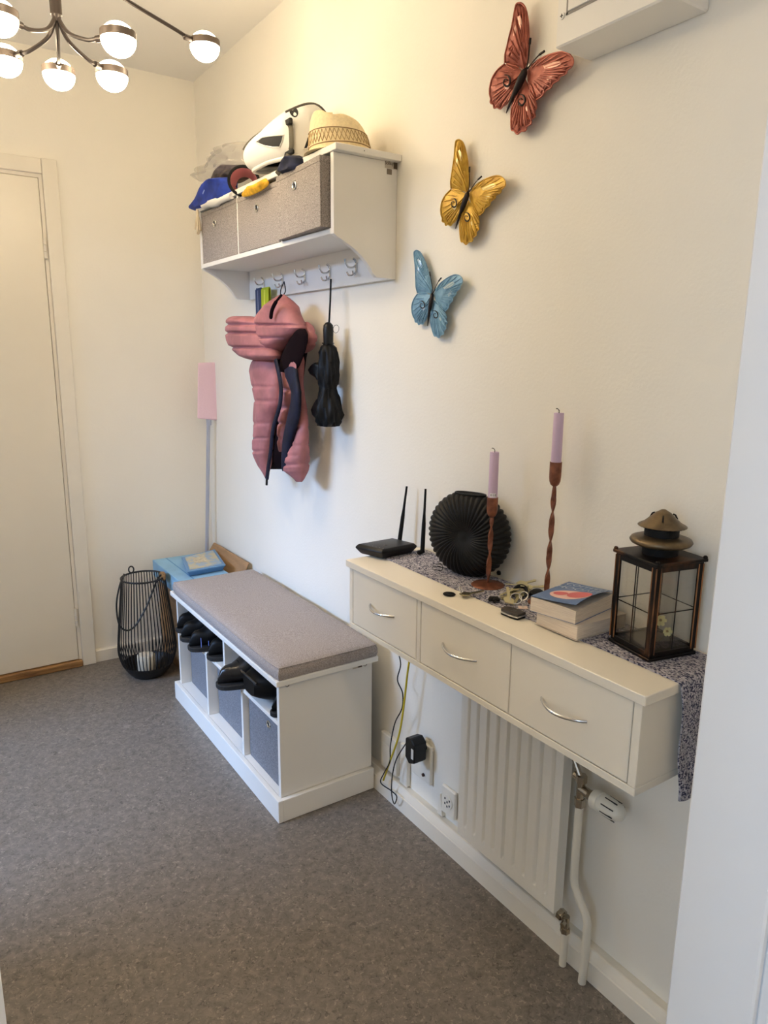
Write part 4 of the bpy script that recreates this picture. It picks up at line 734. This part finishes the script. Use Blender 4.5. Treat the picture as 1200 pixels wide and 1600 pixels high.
MB().blob([(570, 452, 462), (578, 445, 464), (588, 447, 465), (600, 452.5, 467), (613, 457, 469), (628, 456, 469), (640, 453, 468.5), (652, 450, 467), (664, 447.5, 464), (676, 445, 460), (690, 443, 456), (706, 442, 453), (720, 441.5, 451), (736, 441, 448)], -.128, .013, seg=16).build('zip_band', VN, ve, smooth=True, ang=180)
MB().blob([(540, 463, 469), (552, 463, 471), (566, 463.5, 472.5), (582, 464.5, 472), (600, 467, 472), (620, 468, 474), (640, 468, 477), (655, 468, 478), (672, 467.5, 478.5), (688, 464, 478), (700, 458, 477), (712, 453, 477), (724, 451, 476), (734, 449.5, 475.5), (741, 456, 475), (748, 461, 474), (753, 463, 472)], -.10, .040, seams=(645, 669, 696, 711, 725), sw=1.5, seam_d=.2, seg=22).build('front_panel', VP, ve, smooth=True, ang=180)
tg = MB(); tg.add([W(397, 660, 'x', -.07), W(401, 656, 'x', -.07), W(402, 672, 'x', -.07), W(395, 690, 'x', -.07), W(397, 660, 'x', -.066), W(401, 656, 'x', -.066), W(402, 672, 'x', -.066), W(395, 690, 'x', -.066)], [(0, 1, 2, 3), (7, 6, 5, 4), (0, 4, 5, 1), (1, 5, 6, 2), (2, 6, 7, 3), (3, 7, 4, 0)]); tg.build('care_tag', mat('tag_grey', (120, 122, 116), .8), ve)
# ---- folded umbrella
UMB = mat('umbrella_cloth', (6, 6, 7), .5, bump=.8, bscale=38, spec=.25)
uc = W(513, 540, 'x', -.065); um = thing('folded_umbrella', 'black folded umbrella hanging by its cord from a hook', 'umbrella', (uc.x, uc.y, uc.z))
zt, zb = uc.z, W(513, 666, 'x', -.065).z; z1 = W(513, 505, 'x', -.065).z
MB().tube([W(517, 436, 'x', -.052), W(516, 470, 'x', -.058), W(514, 508, 'x', -.064)], .0030, 8).build('cord', MBLACK, um, smooth=True)
MB().lathe([(0, z1-zt+.004), (.008, z1-zt+.002), (.0150, z1-zt-.006), (.0165, z1-zt-.02), (.0155, .004), (.0125, -.006), (0, -.006)], (uc.x, uc.y, zt), 20).build('handle', BLACK, um, smooth=True)
rows = [(.011, .006), (.020, 0), (.024, -.006), (.027, -.02), (.030, -.05), (.0315, -.09), (.029, -.118), (.025, -.133), (.031, -.16), (.038, -.19), (.0405, -.215), (.038, -.236), (.031, -.25), (.022, -.252), (.006, -.249)]
k_ = (zt-zb)/.252
MB().lathe([(r, z*k_) for r, z in rows], (uc.x, uc.y, zt), 64, mod=lambda t, i: 1+(.13*math.sin(5*t+i*1.1)+.10*math.sin(11*t-i*1.7)+.06*math.sin(17*t+i*2.3))*min(1, i/3)).build('pleated_canopy', UMB, um, smooth=True, ang=55)
MB().blob([(566, 494, 500), (572, 487, 504), (578, 483, 505), (584, 486, 506), (590, 495, 506), (596, 499, 505)], -.072, .014, seg=14, ridge=lambda a, t: .2*math.sin(4*a)).build('loose_flap', UMB, um, smooth=True)
MB().blob([(622, 497, 508), (632, 491, 508), (640, 487, 508), (648, 489, 508), (656, 497, 510)], -.072, .013, seg=14).build('loose_flap', UMB, um, smooth=True)
q = W(525, 514, 'x', -.05); ringm(q, .012, -.9, -.3, .1, .0007).build('key_wire', MBLACK, um)
for s_ in range(6):
    a = s_*math.pi/3; MB().tube([(uc.x+.012*math.cos(a), uc.y+.012*math.sin(a), zt+.0), (uc.x+.021*math.cos(a), uc.y+.021*math.sin(a), zt+.008)], .0022, 6).build('rib_tip', CHROME if s_ == 5 else BLACK, um)
# ================================================================== SHOE BENCH
be = thing('shoe_bench', 'white shoe storage bench with open cubbies along the wall', 'bench', (-.215, 2.26, 0))
BX0, BX1, BY0, BY1 = -.389, -.046, 1.770, 2.750
pl = MB(); pl.box(BX0, BX0+.016, BY0, BY1, 0.0005, .074); pl.box(BX0+.016, BX1, BY0, BY0+.016, 0.0005, .074); pl.box(BX0+.016, BX1, BY1-.016, BY1, 0.0005, .074); pl.build('plinth', WHITE, be, bevel=.0015)
box(BX0+.0165, BX1, BY0+.0165, BY1-.0165, .056, .0735).build('floor_board', WHITE, be)
box(-.372, BX1, 1.786, 1.801, .0742, .4495).build('side_panel', WHITE, be, bevel=.0008); box(-.372, BX1, 2.712, 2.727, .0742, .4495).build('side_panel', WHITE, be, bevel=.0008)
box(-.060, BX1, 1.8013, 2.7117, .0742, .4495).build('back_panel', WHITE, be)
box(-.3715, -.0605, 1.8013, 2.7117, .306, .320).build('middle_shelf', WHITE, be, bevel=.0008)
for y in (2.405, 2.075): box(-.3715, -.0605, y-.007, y+.007, .0742, .3057).build('lower_divider', WHITE, be, bevel=.0008)
box(-.3715, -.0605, 2.216, 2.230, .3203, .4495).build('upper_divider', WHITE, be, bevel=.0008)
box(-.392, -.040, 1.758, 2.737, .4498, .468).build('seat_board', WHITE, be, bevel=.003, seg=2)
a = W(551, 1044, 'y', 1.7855); b_ = W(566, 1041, 'y', 1.7855); s0 = box(a.x, b_.x, 1.7853, 1.7859, a.z-.004, a.z+.006).build('maker_sticker', ST1, be); box(a.x+(b_.x-a.x)*.55, b_.x-.001, 1.7851, 1.7854, a.z-.003, a.z+.0055).build('sticker_block', ST2, s0)
for (px, py) in ((449, 1070), (570.5, 1038)):
    q = W(px, py, 'y', 1.7855); e = MB(); e.tube([(q.x, 1.7858, q.z), (q.x, 1.7848, q.z)], .0065, 16); eo = e.build('cam_lock', mat('lock_grey', (70, 66, 60), .5), be); f = MB(); f.tube([(q.x-.001, 1.7847, q.z+.0005), (q.x-.001, 1.7843, q.z+.0005)], .0046, 14); f.build('lock_cover', WHITE, eo)
# ---- seat cushion
cu = thing('seat_cushion', 'grey fabric seat cushion lying on the shoe bench', 'cushion', (-.215, 2.22, .468))
def cush():
    m = MB(); X0, X1, Y0, Y1, Z0, Z1 = -.387, -.042, 1.762, 2.715, .4685, .516; nx, ny = 26, 60; v = []
    def hgt(u, w):
        e = min(u, 1-u)*(X1-X0); f = min(w, 1-w)*(Y1-Y0); k = min(e, f); return (Z1-Z0)*(.80+.20*min(1, math.sqrt(max(0, k)/.045)))+.0012*math.sin(w*23)*math.sin(u*5)
    for i in range(nx+1):
        for j in range(ny+1):
            u, w = i/nx, j/ny; cx = .006*(1-min(1, min(w, 1-w)*14)); 
            v.append((X0+(X1-X0)*u+(cx if u < .5 else -cx)*abs(2*u-1), Y0+(Y1-Y0)*w, Z0+hgt(u, w)))
    n = len(v); g = lambda i, j: i*(ny+1)+j; f = [(g(i, j), g(i+1, j), g(i+1, j+1), g(i, j+1)) for i in range(nx) for j in range(ny)]
    loop = [g(i, 0) for i in range(nx)]+[g(nx, j) for j in range(ny)]+[g(nx-i, ny) for i in range(nx)]+[g(0, ny-j) for j in range(ny)]
    vv = list(v); prev = loop
    for (dz, out) in ((.70, .0035), (.35, .0045), (.0, .001)):
        cur = []
        for q in loop:
            p = v[q]; cx, cy = (X0+X1)/2, (Y0+Y1)/2; ex = out if abs(p[0]-X1) < .01 else (-out if abs(p[0]-X0) < .01 else 0); ey = out if abs(p[1]-Y1) < 1e-6 else (-out if abs(p[1]-Y0) < 1e-6 else 0)
            vv.append((p[0]+ex, p[1]+ey, Z0+(p[2]-Z0)*dz)); cur.append(len(vv)-1)
        k = len(loop); f += [(prev[i], cur[i], cur[(i+1) % k], prev[(i+1) % k]) for i in range(k)]; prev = cur
    f.append(tuple(prev)); m.add(vv, f); return m, [vv[q] for q in loop]
cmesh, cloop = cush(); cmesh.build('cushion_pad', CUSH, cu, smooth=True, ang=55)
MB().tube([(p[0], p[1], p[2]-.0005) for p in cloop], .0022, 6, closed=True).build('piping', CUSH, cu, smooth=True)
MB().tube([(-.3905, y, .474) for y in [1.765+.0495*i for i in range(20)]], .0008, 5).build('bottom_seam', CUSH, cu)
# ---- bins in the bench
g_ = 'blue-grey fabric bins in the shoe bench'
fabric_bin(-.332, -.07, 2.418, 2.700, .0742, .296, GFAB2, 'blue-grey fabric bin pushed deep into the far bench cubby', g_, (2.455, .272))
fabric_bin(-.335, -.07, 2.088, 2.392, .0742, .298, GFAB2, 'blue-grey fabric bin in the middle bench cubby', g_, (2.24, .262))
fabric_bin(-.352, -.07, 1.810, 2.062, .0742, .298, GFAB2, 'blue-grey fabric bin in the near bench cubby', g_, (1.905, .258))
# ---- shoes
def shoe(x, y, z, L, Wd, Hh, label, group, m=SHOE, yaw=0, high=.5, laces=True, cat='shoe', name='shoe'):
    t = thing(name, label, cat, (x, y, z), group); M = Matrix.Translation((x, y, z)) @ Matrix.Rotation(yaw, 4, 'Z')
    n, sg = 22, 20; vv = []
    for i in range(n):
        s_ = i/(n-1); w = Wd*(.55*math.sin(math.pi*min(1, s_*2.2)/2)**.6+.45*(math.sin(math.pi*min(1, s_*2.2)/2)))*(1-.22*max(0, math.sin(math.pi*(s_-.35)/.55)) if .35 < s_ < .9 else 1)
        if s_ > .9: w *= math.sqrt(max(.02, 1-((s_-.9)/.11)**2))
        hgt = Hh*(.50+.12*s_) if s_ < .2 else Hh*(.524+(1-.524)*((s_-.2)/.25)**1.1) if s_ < .45 else Hh
        if s_ < .08: hgt *= .35+.65*math.sqrt(s_/.08)
        if high < 1 and s_ > .6: hgt = Hh*(1-.12*math.sin(math.pi*(s_-.6)/.4))
        for k in range(sg):
            a = 2*math.pi*k/sg; c, q = math.cos(a), math.sin(a); c = abs(c)**.75*(1 if c > 0 else -1)
            vv.append((L*s_, w/2*c, .016+hgt/2+hgt/2*q))
    up_ = MB(); up_.add(vv, [(i*sg+k, i*sg+(k+1) % sg, (i+1)*sg+(k+1) % sg, (i+1)*sg+k) for i in range(n-1) for k in range(sg)]+[tuple(range(sg))[::-1], tuple(range((n-1)*sg, n*sg))]); up_.xf(M).build('upper', m, t, smooth=True, ang=70)
    out = []
    for i in range(40):
        a = 2*math.pi*i/40; cx = L/2-L/2*1.03*math.cos(a); s_ = min(1, max(0, cx/L)); w = Wd*.53*(abs(math.sin(a))**.7)*(1.0 if s_ < .45 else .84); out.append((cx, w*(1 if math.sin(a) > 0 else -1)))
    so_ = MB(); so_.prism(out, 0.0005, .017, 'z'); so_.xf(M).build('sole', mat('shoe_sole', (30, 29, 28), .7), t, bevel=.002)
    if laces:
        for i in range(4):
            s_ = .24+.05*i; hz = .016+Hh*(.524+.476*((s_-.2)/.25)**1.1 if s_ < .45 else 1)+.001; MB().tube([M @ Vector((L*s_, -Wd*.2, hz-.006)), M @ Vector((L*s_, 0, hz+.001)), M @ Vector((L*s_, Wd*.2, hz-.006))], .0016, 5).build('lace', MBLACK, t)
    return t
ZSH = .3204; g1 = 'black shoes in the far bench cubby'
shoe(-.395, 2.655, ZSH, .27, .088, .108, 'black shoe farthest back in the far bench cubby', g1, yaw=R(3))
shoe(-.410, 2.560, ZSH, .27, .094, .110, 'black shoe second from the far end of the bench', g1, yaw=R(-2))
sa = shoe(-.415, 2.455, ZSH, .275, .098, .110, 'black shoe with blue stripes in the far bench cubby', g1, yaw=R(-2))
for k_ in (0, 1): MB().tube(spline([(-.385+.028*k_, 2.455-.045, ZSH+.022), (-.380+.028*k_, 2.455-.030, ZSH+.045), (-.376+.028*k_, 2.455-.012, ZSH+.056)], 5), .0035, 6, flat=.4).build('stripe', mat('stripe_blue', (120, 140, 215), .5), sa)
shoe(-.385, 2.338, ZSH, .27, .102, .112, 'black shoe beside the upper divider of the bench', g1, yaw=R(1))
g2 = 'black boots in the near bench cubby'
shoe(-.440, 2.105, ZSH, .29, .100, .110, 'black leather boot poking out of the near bench cubby', g2, SHOE2, R(-4), 1, True, 'boot', 'boot')
bg = thing('black_pouch', 'black soft bag stuffed beside the boot in the near cubby', 'bag', (-.23, 1.94, ZSH))
n_, s_g = 18, 24; vv = []
for i in range(n_):
    t = i/(n_-1); k = math.sin(math.pi*(.06+.88*t))**.45
    for j in range(s_g):
        a = 2*math.pi*j/s_g; c, q = math.cos(a), math.sin(a); c = abs(c)**.6*(1 if c > 0 else -1); q = abs(q)**.6*(1 if q > 0 else -1); vv.append((-.395+.30*t, 1.955+.088*k*c*(1+.04*math.sin(7*t)), ZSH+.0015+.058*(1+q*k*.98)+.004*math.sin(9*t+3*a)*0))
m = MB(); m.add(vv, [(i*s_g+k, i*s_g+(k+1) % s_g, (i+1)*s_g+(k+1) % s_g, (i+1)*s_g+k) for i in range(n_-1) for k in range(s_g)]+[tuple(range(s_g))[::-1], tuple(range((n_-1)*s_g, n_*s_g))]); m.build('bag_body', SHOE, bg, smooth=True); MB().tube(spline([(-.39, 2.02, ZSH+.085), (-.405, 1.97, ZSH+.10), (-.392, 1.90, ZSH+.085)], 6), .004, 8).build('bag_handle', SHOE2, bg, smooth=True)
shoe(-.372, 1.838, ZSH, .27, .062, .095, 'black shoe squeezed against the near end panel of the bench', g2, yaw=R(0), laces=False)
# ================================================================== WIRE LANTERN
wx, wy = -.412, 3.045; wl_ = thing('wire_lantern', 'tall black wire floor lantern in front of the back wall', 'lantern', (wx, wy, 0)); WB = mat('lantern_wire', (20, 20, 22), .5)
prof = [(.066, .004), (.085, .022), (.106, .055), (.119, .095), (.123, .125), (.120, .17), (.112, .25), (.102, .34), (.094, .41), (.0905, .447)]
pr_ = spline([(r, 0, z) for r, z in prof], 3); NR = 50
wire = None
for i in range(NR):
    a = 2*math.pi*i/NR; m = MB(); m.tube([(wx+p.x*math.cos(a), wy+p.x*math.sin(a), p.z) for p in pr_], .0022, 5); m.build('wire_rib', WB, wl_)
for (r, z, w) in ((.0905, .447, .0042), (.066, .004, .0038)): MB().tube([(wx+r*math.cos(a), wy+r*math.sin(a), z) for a in [2*math.pi*i/48 for i in range(48)]], w, 8, closed=True).build('ring', WB, wl_, smooth=True)
MB().lathe([(0, .0005), (.066, .0005), (.083, .016), (.100, .040), (.109, .058), (.105, .058), (.098, .042), (.080, .020), (.064, .006), (0, .006)], (wx, wy, 0), 48).build('base_dish', WB, wl_, smooth=True)
hp = [(194, 897, 3.0), (187, 915, 2.97), (182, 945, 2.95), (186, 975, 2.93), (198, 985, 2.92), (212, 977, 2.92), (228, 950, 2.93), (238, 925, 2.95), (246, 905, 2.98), (252, 898, 3.0)]
MB().tube(spline([W(a, b_, 'y', y) for a, b_, y in hp], 6), .0036, 8).build('rope_handle', WB, wl_, smooth=True)
MB().tube([W(205+4*math.cos(t), 890+5*math.sin(t), 'y', 3.05) for t in [2*math.pi*i/16 for i in range(16)]], .003, 6, closed=True).build('handle_knot', WB, wl_)
MB().blob([(893, 251, 255), (897, 249, 258), (902, 251, 258), (907, 253, 257)], -.34, .008, seg=10).build('wooden_toggle', SILL, wl_, smooth=True)
pc = thing('pillar_candle', 'ribbed ivory pillar candle inside the wire lantern', 'candle', (wx, wy, .0065)); IV = mat('ivory_wax', (238, 230, 210), .5)
MB().lathe([(0, 0), (.034, 0), (.037, .004), (.037, .084), (.034, .088), (.02, .086), (0, .085)], (wx-.01, wy-.005, .0067), 64, mod=lambda t, i: 1+(.05*math.cos(12*t) if i in (2, 3, 4) else 0)).build('ribbed_wax', IV, pc, smooth=True, ang=70); MB().tube([(wx-.01, wy-.005, .091), (wx-.01, wy-.005, .103)], .0012, 6).build('wick', WICK, pc)
# ================================================================== BOXES IN THE CORNER
CARD = mat('cardboard', (176, 138, 98), .85, var=.12, scale=8, stretch=(1, 1, 6))
cbx = thing('cardboard_box', 'brown cardboard box with an open flap behind the bench', 'box', (-.16, 3.03, 0)); X0, X1, Y0, Y1 = -.285, -.085, 2.79, 3.265
box(X0, X0+.004, Y0, Y1, .0005, .385).build('side', CARD, cbx); box(X1-.004, X1, Y0, Y1, .0005, .385).build('side', CARD, cbx); box(X0+.004, X1-.004, Y0, Y0+.004, .0005, .385).build('end', CARD, cbx); box(X0+.004, X1-.004, Y1-.004, Y1, .0005, .385).build('end', CARD, cbx); box(X0+.004, X1-.004, Y0+.004, Y1-.004, .0005, .006).build('bottom', CARD, cbx)
fl = MB(); fl.add([(X1-.004, Y0+.01, .386), (X1-.004, Y1-.01, .386), (X1+.065, Y1-.03, .505), (X1+.065, Y0+.03, .505), (X1, Y0+.01, .386), (X1, Y1-.01, .386), (X1+.069, Y1-.03, .505), (X1+.069, Y0+.03, .505)], [(0, 1, 2, 3), (7, 6, 5, 4), (0, 4, 5, 1), (1, 5, 6, 2), (2, 6, 7, 3), (3, 7, 4, 0)]); fl.build('flap', CARD, cbx)
for i in range(5): box(X0-.0006, X0-.0001, Y0+.05+.012*(i % 2), Y0+.09, .12+.04*i, .135+.04*i).build('print_mark', mat('carton_print', (205, 190, 168), .8), cbx)
BB = mat('sky_blue_card', (146, 190, 216), .7, var=.08, scale=10)
bb_ = thing('blue_carton', 'light blue carton resting on the cardboard box', 'box', (-.22, 3.0, .39)); m = MB(); m.box(-.314, -.095, 2.83, 3.24, .3865, .462); m.build('carton_body', BB, bb_, bevel=.002); box(-.3152, -.3142, 2.86, 2.95, .41, .445).build('carton_panel', mat('carton_pale', (150, 198, 226), .7), bb_); box(-.255, -.25, 2.835, 3.235, .4622, .4626).build('lid_seam', mat('seam_blue', (92, 146, 188), .7), bb_)
tu = thing('storage_tub', 'blue plastic tub with clear lid on top of the blue carton', 'tub', (-.14, 3.0, .4625)); P = [W(284, 876, 'z', .475), W(293, 899, 'z', .475), W(353, 888, 'z', .475), W(336, 863, 'z', .475)]
c_ = sum(P, Vector())/4
def tubring(k, z): return [Vector((c_.x+(p.x-c_.x)*k, c_.y+(p.y-c_.y)*k, z)) for p in P]
m = MB(); L_ = [tubring(.86, .463), tubring(.95, .483), tubring(1.0, .486), tubring(1.0, .491)]; m.add([p for l in L_ for p in l], [(3, 2, 1, 0), (12, 13, 14, 15)]+[(i*4+k, i*4+(k+1) % 4, (i+1)*4+(k+1) % 4, (i+1)*4+k) for i in range(3) for k in range(4)]); m.build('tub_body', mat('tub_blue', (98, 142, 184), .4), tu, bevel=.004, seg=2)
m = MB(); L_ = [tubring(.84, .4912), tubring(.82, .4945)]; m.add([p for l in L_ for p in l], [(3, 2, 1, 0), (4, 5, 6, 7)]+[(k, (k+1) % 4, 4+(k+1) % 4, 4+k) for k in range(4)]); li = m.build('lid_window', mat('lid_print', (150, 172, 190), .3, rgb2=(196, 184, 150), scale=28, lo=.45, hi=.55), tu)
m = MB(); q = tubring(.35, .4947); m.add([p+Vector((-.01, .01, 0)) for p in q]+[p+Vector((-.01, .01, .0006)) for p in q], [(3, 2, 1, 0), (4, 5, 6, 7)]+[(k, (k+1) % 4, 4+(k+1) % 4, 4+k) for k in range(4)]); m.build('printed_shell', mat('print_cream', (222, 208, 176), .5, var=.2, scale=60), li)
# ---- mop in the corner
mp_ = thing('flat_mop', 'flat mop with pink pad up and grey pole in the corner', 'mop', (-.05, 3.27, 0)); PK = mat('mop_pink', (240, 208, 218), .9, bump=.3, bscale=200); PO = mat('pole_grey', (186, 190, 204), .35, .3)
t_ = [W(309, 567, 'y', 3.18), W(340, 566, 'y', 3.18), W(338.5, 657, 'y', 3.18), W(308, 654, 'y', 3.18)]
m = MB(); dv = Vector((.012, .018, 0)); m.add(t_+[p+dv for p in t_], [(0, 1, 2, 3), (7, 6, 5, 4)]+[(k, 4+k, 4+(k+1) % 4, (k+1) % 4) for k in range(4)]); m.build('mop_pad', PK, mp_, bevel=.005, seg=2)
a = W(326, 654, 'y', 3.195); b_ = W(318, 880, 'y', 3.26); dd = (b_-a); b2_ = a+dd*((a.z-.002)/(a.z-b_.z)); b2_ = Vector((-.065, 3.282, .002))
MB().tube([a+Vector((0, 0, .02)), a*.6+b2_*.4, b2_], .0085, 12).build('pole', PO, mp_, smooth=True); MB().tube([a+Vector((0, 0, .03)), a+Vector((0, 0, -.03))], .012, 12).build('pole_joint', PO, mp_, smooth=True)
# ================================================================== BUTTERFLIES
ZOOM = 2.4
FWL = [(478, 262), (452, 246), (424, 240), (405, 236), (406, 205), (413, 175), (421, 140), (432, 95), (440, 50), (447, 18), (458, 11), (470, 14), (482, 30), (490, 65), (495, 120), (493, 180), (488, 235)]
HWL = [(474, 268), (440, 244), (404, 240), (378, 262), (358, 292), (349, 325), (348, 352), (352, 370), (351, 385), (362, 392), (365, 405), (376, 402), (388, 408), (398, 398), (412, 388), (430, 362), (452, 318), (464, 292)]
FWR = [(487, 268), (505, 246), (535, 222), (575, 204), (620, 195), (646, 203), (660, 222), (658, 246), (640, 262), (634, 276), (612, 286), (606, 300), (585, 312), (578, 328), (556, 342), (545, 360), (522, 374), (506, 350), (490, 310)]
HWR = [(482, 296), (500, 336), (518, 374), (523, 402), (516, 420), (518, 436), (505, 448), (503, 464), (488, 474), (482, 490), (466, 492), (452, 503), (440, 490), (430, 486), (428, 450), (430, 410), (440, 372), (458, 330), (470, 305)]
HEAD, TAIL = (484, 258), (410, 424)
def bfly(label, mcol, sil, src, fit):
    """fit maps red-butterfly crop pixels to this one's (similarity from two tips)"""
    a0, a1 = src; za = complex(a1[0]-a0[0], a1[1]-a0[1]); zb = complex(*fit[1])-complex(*fit[0]); k = zb/za
    def F(p): z = complex(*fit[0])+k*(complex(p[0], p[1])-complex(*a0)); return (620+z.real/ZOOM, z.imag/ZOOM)
    ks = abs(k)
    hp_, tp_ = complex(*HEAD), complex(*TAIL); bd = (tp_-hp_)/abs(tp_-hp_)
    def P(p, ex=0):
        z = complex(p[0], p[1])-hp_; off = abs((z*bd.conjugate()).imag); q = F(p); lift = .010+.000155*off*ks
        return W(q[0], q[1], 'x', -(lift+ex))
    hd = P(HEAD); t = thing('wall_butterfly', label, 'butterfly', (-.001, hd.y, P(TAIL).z), 'metal butterflies on the wall')
    DK = mat('butterfly_dark', (40, 32, 30), .5, .4)
    def wing(poly, name, rootp):
        m = MB(); n = len(poly); cx = sum(p[0] for p in poly)/n; cy = sum(p[1] for p in poly)/n; rings = 6; a = []
        dense = []
        for i in range(n):
            for s_ in range(2): q0, q1 = poly[i], poly[(i+1) % n]; dense.append((q0[0]+(q1[0]-q0[0])*s_/2, q0[1]+(q1[1]-q0[1])*s_/2))
        n = len(dense); a.append(P((cx, cy), .0075*ks))
        for r in range(1, rings+1):
            f = r/rings; ex = .0075*ks*(1-f**3)
            for i, p in enumerate(dense): a.append(P((cx+(p[0]-cx)*f, cy+(p[1]-cy)*f), ex+(.0012*ks*math.cos(i*math.pi)*(1 if 2 < r < 6 else 0))))
        fr_ = [(0, 1+i, 1+(i+1) % n) for i in range(n)]+[(1+r*n+i, 1+(r+1)*n+i, 1+(r+1)*n+(i+1) % n, 1+r*n+(i+1) % n) for r in range(rings-1) for i in range(n)]
        k_ = len(a); a += [p+Vector((.0012, 0, 0)) for p in a]; fr_ += [tuple(k_+i for i in reversed(f)) for f in list(fr_)]
        o = 1+(rings-1)*n; fr_ += [(o+i, k_+o+i, k_+o+(i+1) % n, o+(i+1) % n) for i in range(n)]
        m.add(a, fr_); w = m.build(name, mcol, t, smooth=True, ang=60)
        # raised veins fanning from the root to the scalloped edge
        for i in range(2, len(poly)-1, 1):
            p = poly[i]; st_ = .45 if name == 'hind_wing' else .42
            pts = [(rootp[0]+(p[0]-rootp[0])*s_, rootp[1]+(p[1]-rootp[1])*s_) for s_ in (st_, st_+.2, st_+.4, .95)]
            def ex(p_): d = math.hypot(p_[0]-cx, p_[1]-cy); e = max(math.hypot(q_[0]-cx, q_[1]-cy) for q_ in poly); return .0078*ks*(1-min(1, d/e)**3)+.0008
            MB().tube([P(q_, ex(q_)) for q_ in pts], [.0008*ks*1.3, .0014*ks*1.3, .0014*ks*1.3, .0006], 6).build('vein', mcol, w, smooth=True)
        return w, cx, cy
    def rim(w, poly, idx, m, r=.0016):
        MB().tube(spline([P(poly[i], .0016) for i in idx], 4), r*ks*1.2, 6).build('wing_edge', m, w, smooth=True)
    def patch(w, pts, m, ex, name):
        c0 = (sum(p[0] for p in pts)/len(pts), sum(p[1] for p in pts)/len(pts)); n = len(pts); mm = MB(); mm.add([P(c0, ex+.0012)]+[P(p, ex) for p in pts]+[P(p, ex-.004) for p in pts], [(0, 1+i, 1+(i+1) % n) for i in range(n)]+[(1+i, 1+n+i, 1+n+(i+1) % n, 1+(i+1) % n) for i in range(n)]); mm.build(name, m, w, smooth=True)
    def spiral(w, c, r, ex, a0=0):
        pts = []
        for i in range(26): s_ = i/25; a_ = a0+s_*R(430); rr_ = r*(1-.72*s_); pts.append(P((c[0]+rr_*math.cos(a_)*.72, c[1]+rr_*math.sin(a_)), ex))
        MB().tube(pts, [.0009*ks]*3+[.0022*ks]*12+[.0012*ks]*11, 6).build('eye_spiral', DK, w, smooth=True)
    w1, _, _ = wing(FWL, 'fore_wing', (484, 262)); rim(w1, FWL, range(3, 17), mcol); patch(w1, [(452, 62), (462, 58), (468, 72), (470, 100), (464, 112), (456, 96)], sil, .0085*ks, 'silver_patch'); patch(w1, [(436, 112), (446, 92), (450, 108), (446, 128), (436, 136)], sil, .0075*ks, 'silver_patch')
    w2, _, _ = wing(HWL, 'hind_wing', (472, 280)); rim(w2, HWL, range(2, 16), mcol); spiral(w2, (410, 306), 26, .0105*ks, R(250)); patch(w2, [(404, 318), (416, 312), (424, 324), (414, 338), (404, 332)], sil, .0090*ks, 'silver_patch')
    w3, _, _ = wing(FWR, 'fore_wing', (486, 276)); rim(w3, FWR, range(1, 17), mcol); patch(w3, [(548, 246), (580, 232), (610, 230), (616, 240), (598, 250), (570, 256), (554, 258)], sil, .0085*ks, 'silver_patch'); patch(w3, [(560, 288), (582, 270), (592, 276), (580, 292), (564, 302)], sil, .0085*ks, 'silver_patch')
    w4, _, _ = wing(HWR, 'hind_wing', (474, 306)); rim(w4, HWR, range(1, 17), mcol); spiral(w4, (466, 378), 25, .0095*ks, R(250)); patch(w4, [(478, 400), (492, 396), (496, 410), (484, 418), (476, 412)], sil, .0085*ks, 'silver_patch')
    MB().tube([P(HEAD, .007*ks), P((478, 272), .013*ks), P((466, 298), .016*ks), P((452, 328), .015*ks), P((434, 366), .009*ks), P(TAIL, .002)], [.003*ks, .0075*ks, .0085*ks, .0075*ks, .0042*ks, .0010], 12).build('body', DK, t, smooth=True)
    MB().tube(spline([P((487, 256), .006), P((494, 215), .007), P((498, 170), .008), P((501, 142), .008)], 5), [.001*ks*1.4]*11+[.0026*ks]*5, 6).build('antenna', DK, t, smooth=True)
    MB().tube(spline([P((490, 258), .006), P((510, 232), .007), P((532, 208), .008), P((553, 192), .008)], 5), [.001*ks*1.4]*11+[.0026*ks]*5, 6).build('antenna', DK, t, smooth=True)
    nl = P((494, 244), .004); MB().tube([(-.0005, nl.y, nl.z), (nl.x-.002, nl.y, nl.z)], .0035*ks, 10).build('hanging_nail', STEEL, t, smooth=True)
SILR = mat('patch_rose_silver', (205, 160, 146), .35, .7); SILY = mat('patch_gold_silver', (214, 196, 140), .35, .7); SILB = mat('patch_pale_blue', (190, 206, 210), .35, .6)
bfly('large red metal butterfly, topmost on the wall', mat('metal_red', (182, 104, 86), .42, .25, rgb2=(156, 82, 66), scale=50), SILR, ((458, 11), (455, 503)), ((458, 11), (455, 503)))
bfly('yellow metal butterfly, middle of three on the wall', mat('metal_yellow', (214, 174, 66), .42, .3, rgb2=(188, 144, 44), scale=50), SILY, ((458, 11), (455, 503)), ((229, 524), (262, 917)))
bfly('blue metal butterfly, lowest of three on the wall', mat('metal_blue', (136, 176, 198), .5, .15, rgb2=(112, 154, 180), scale=50), SILB, ((458, 11), (455, 503)), ((70, 940), (160, 1266)))
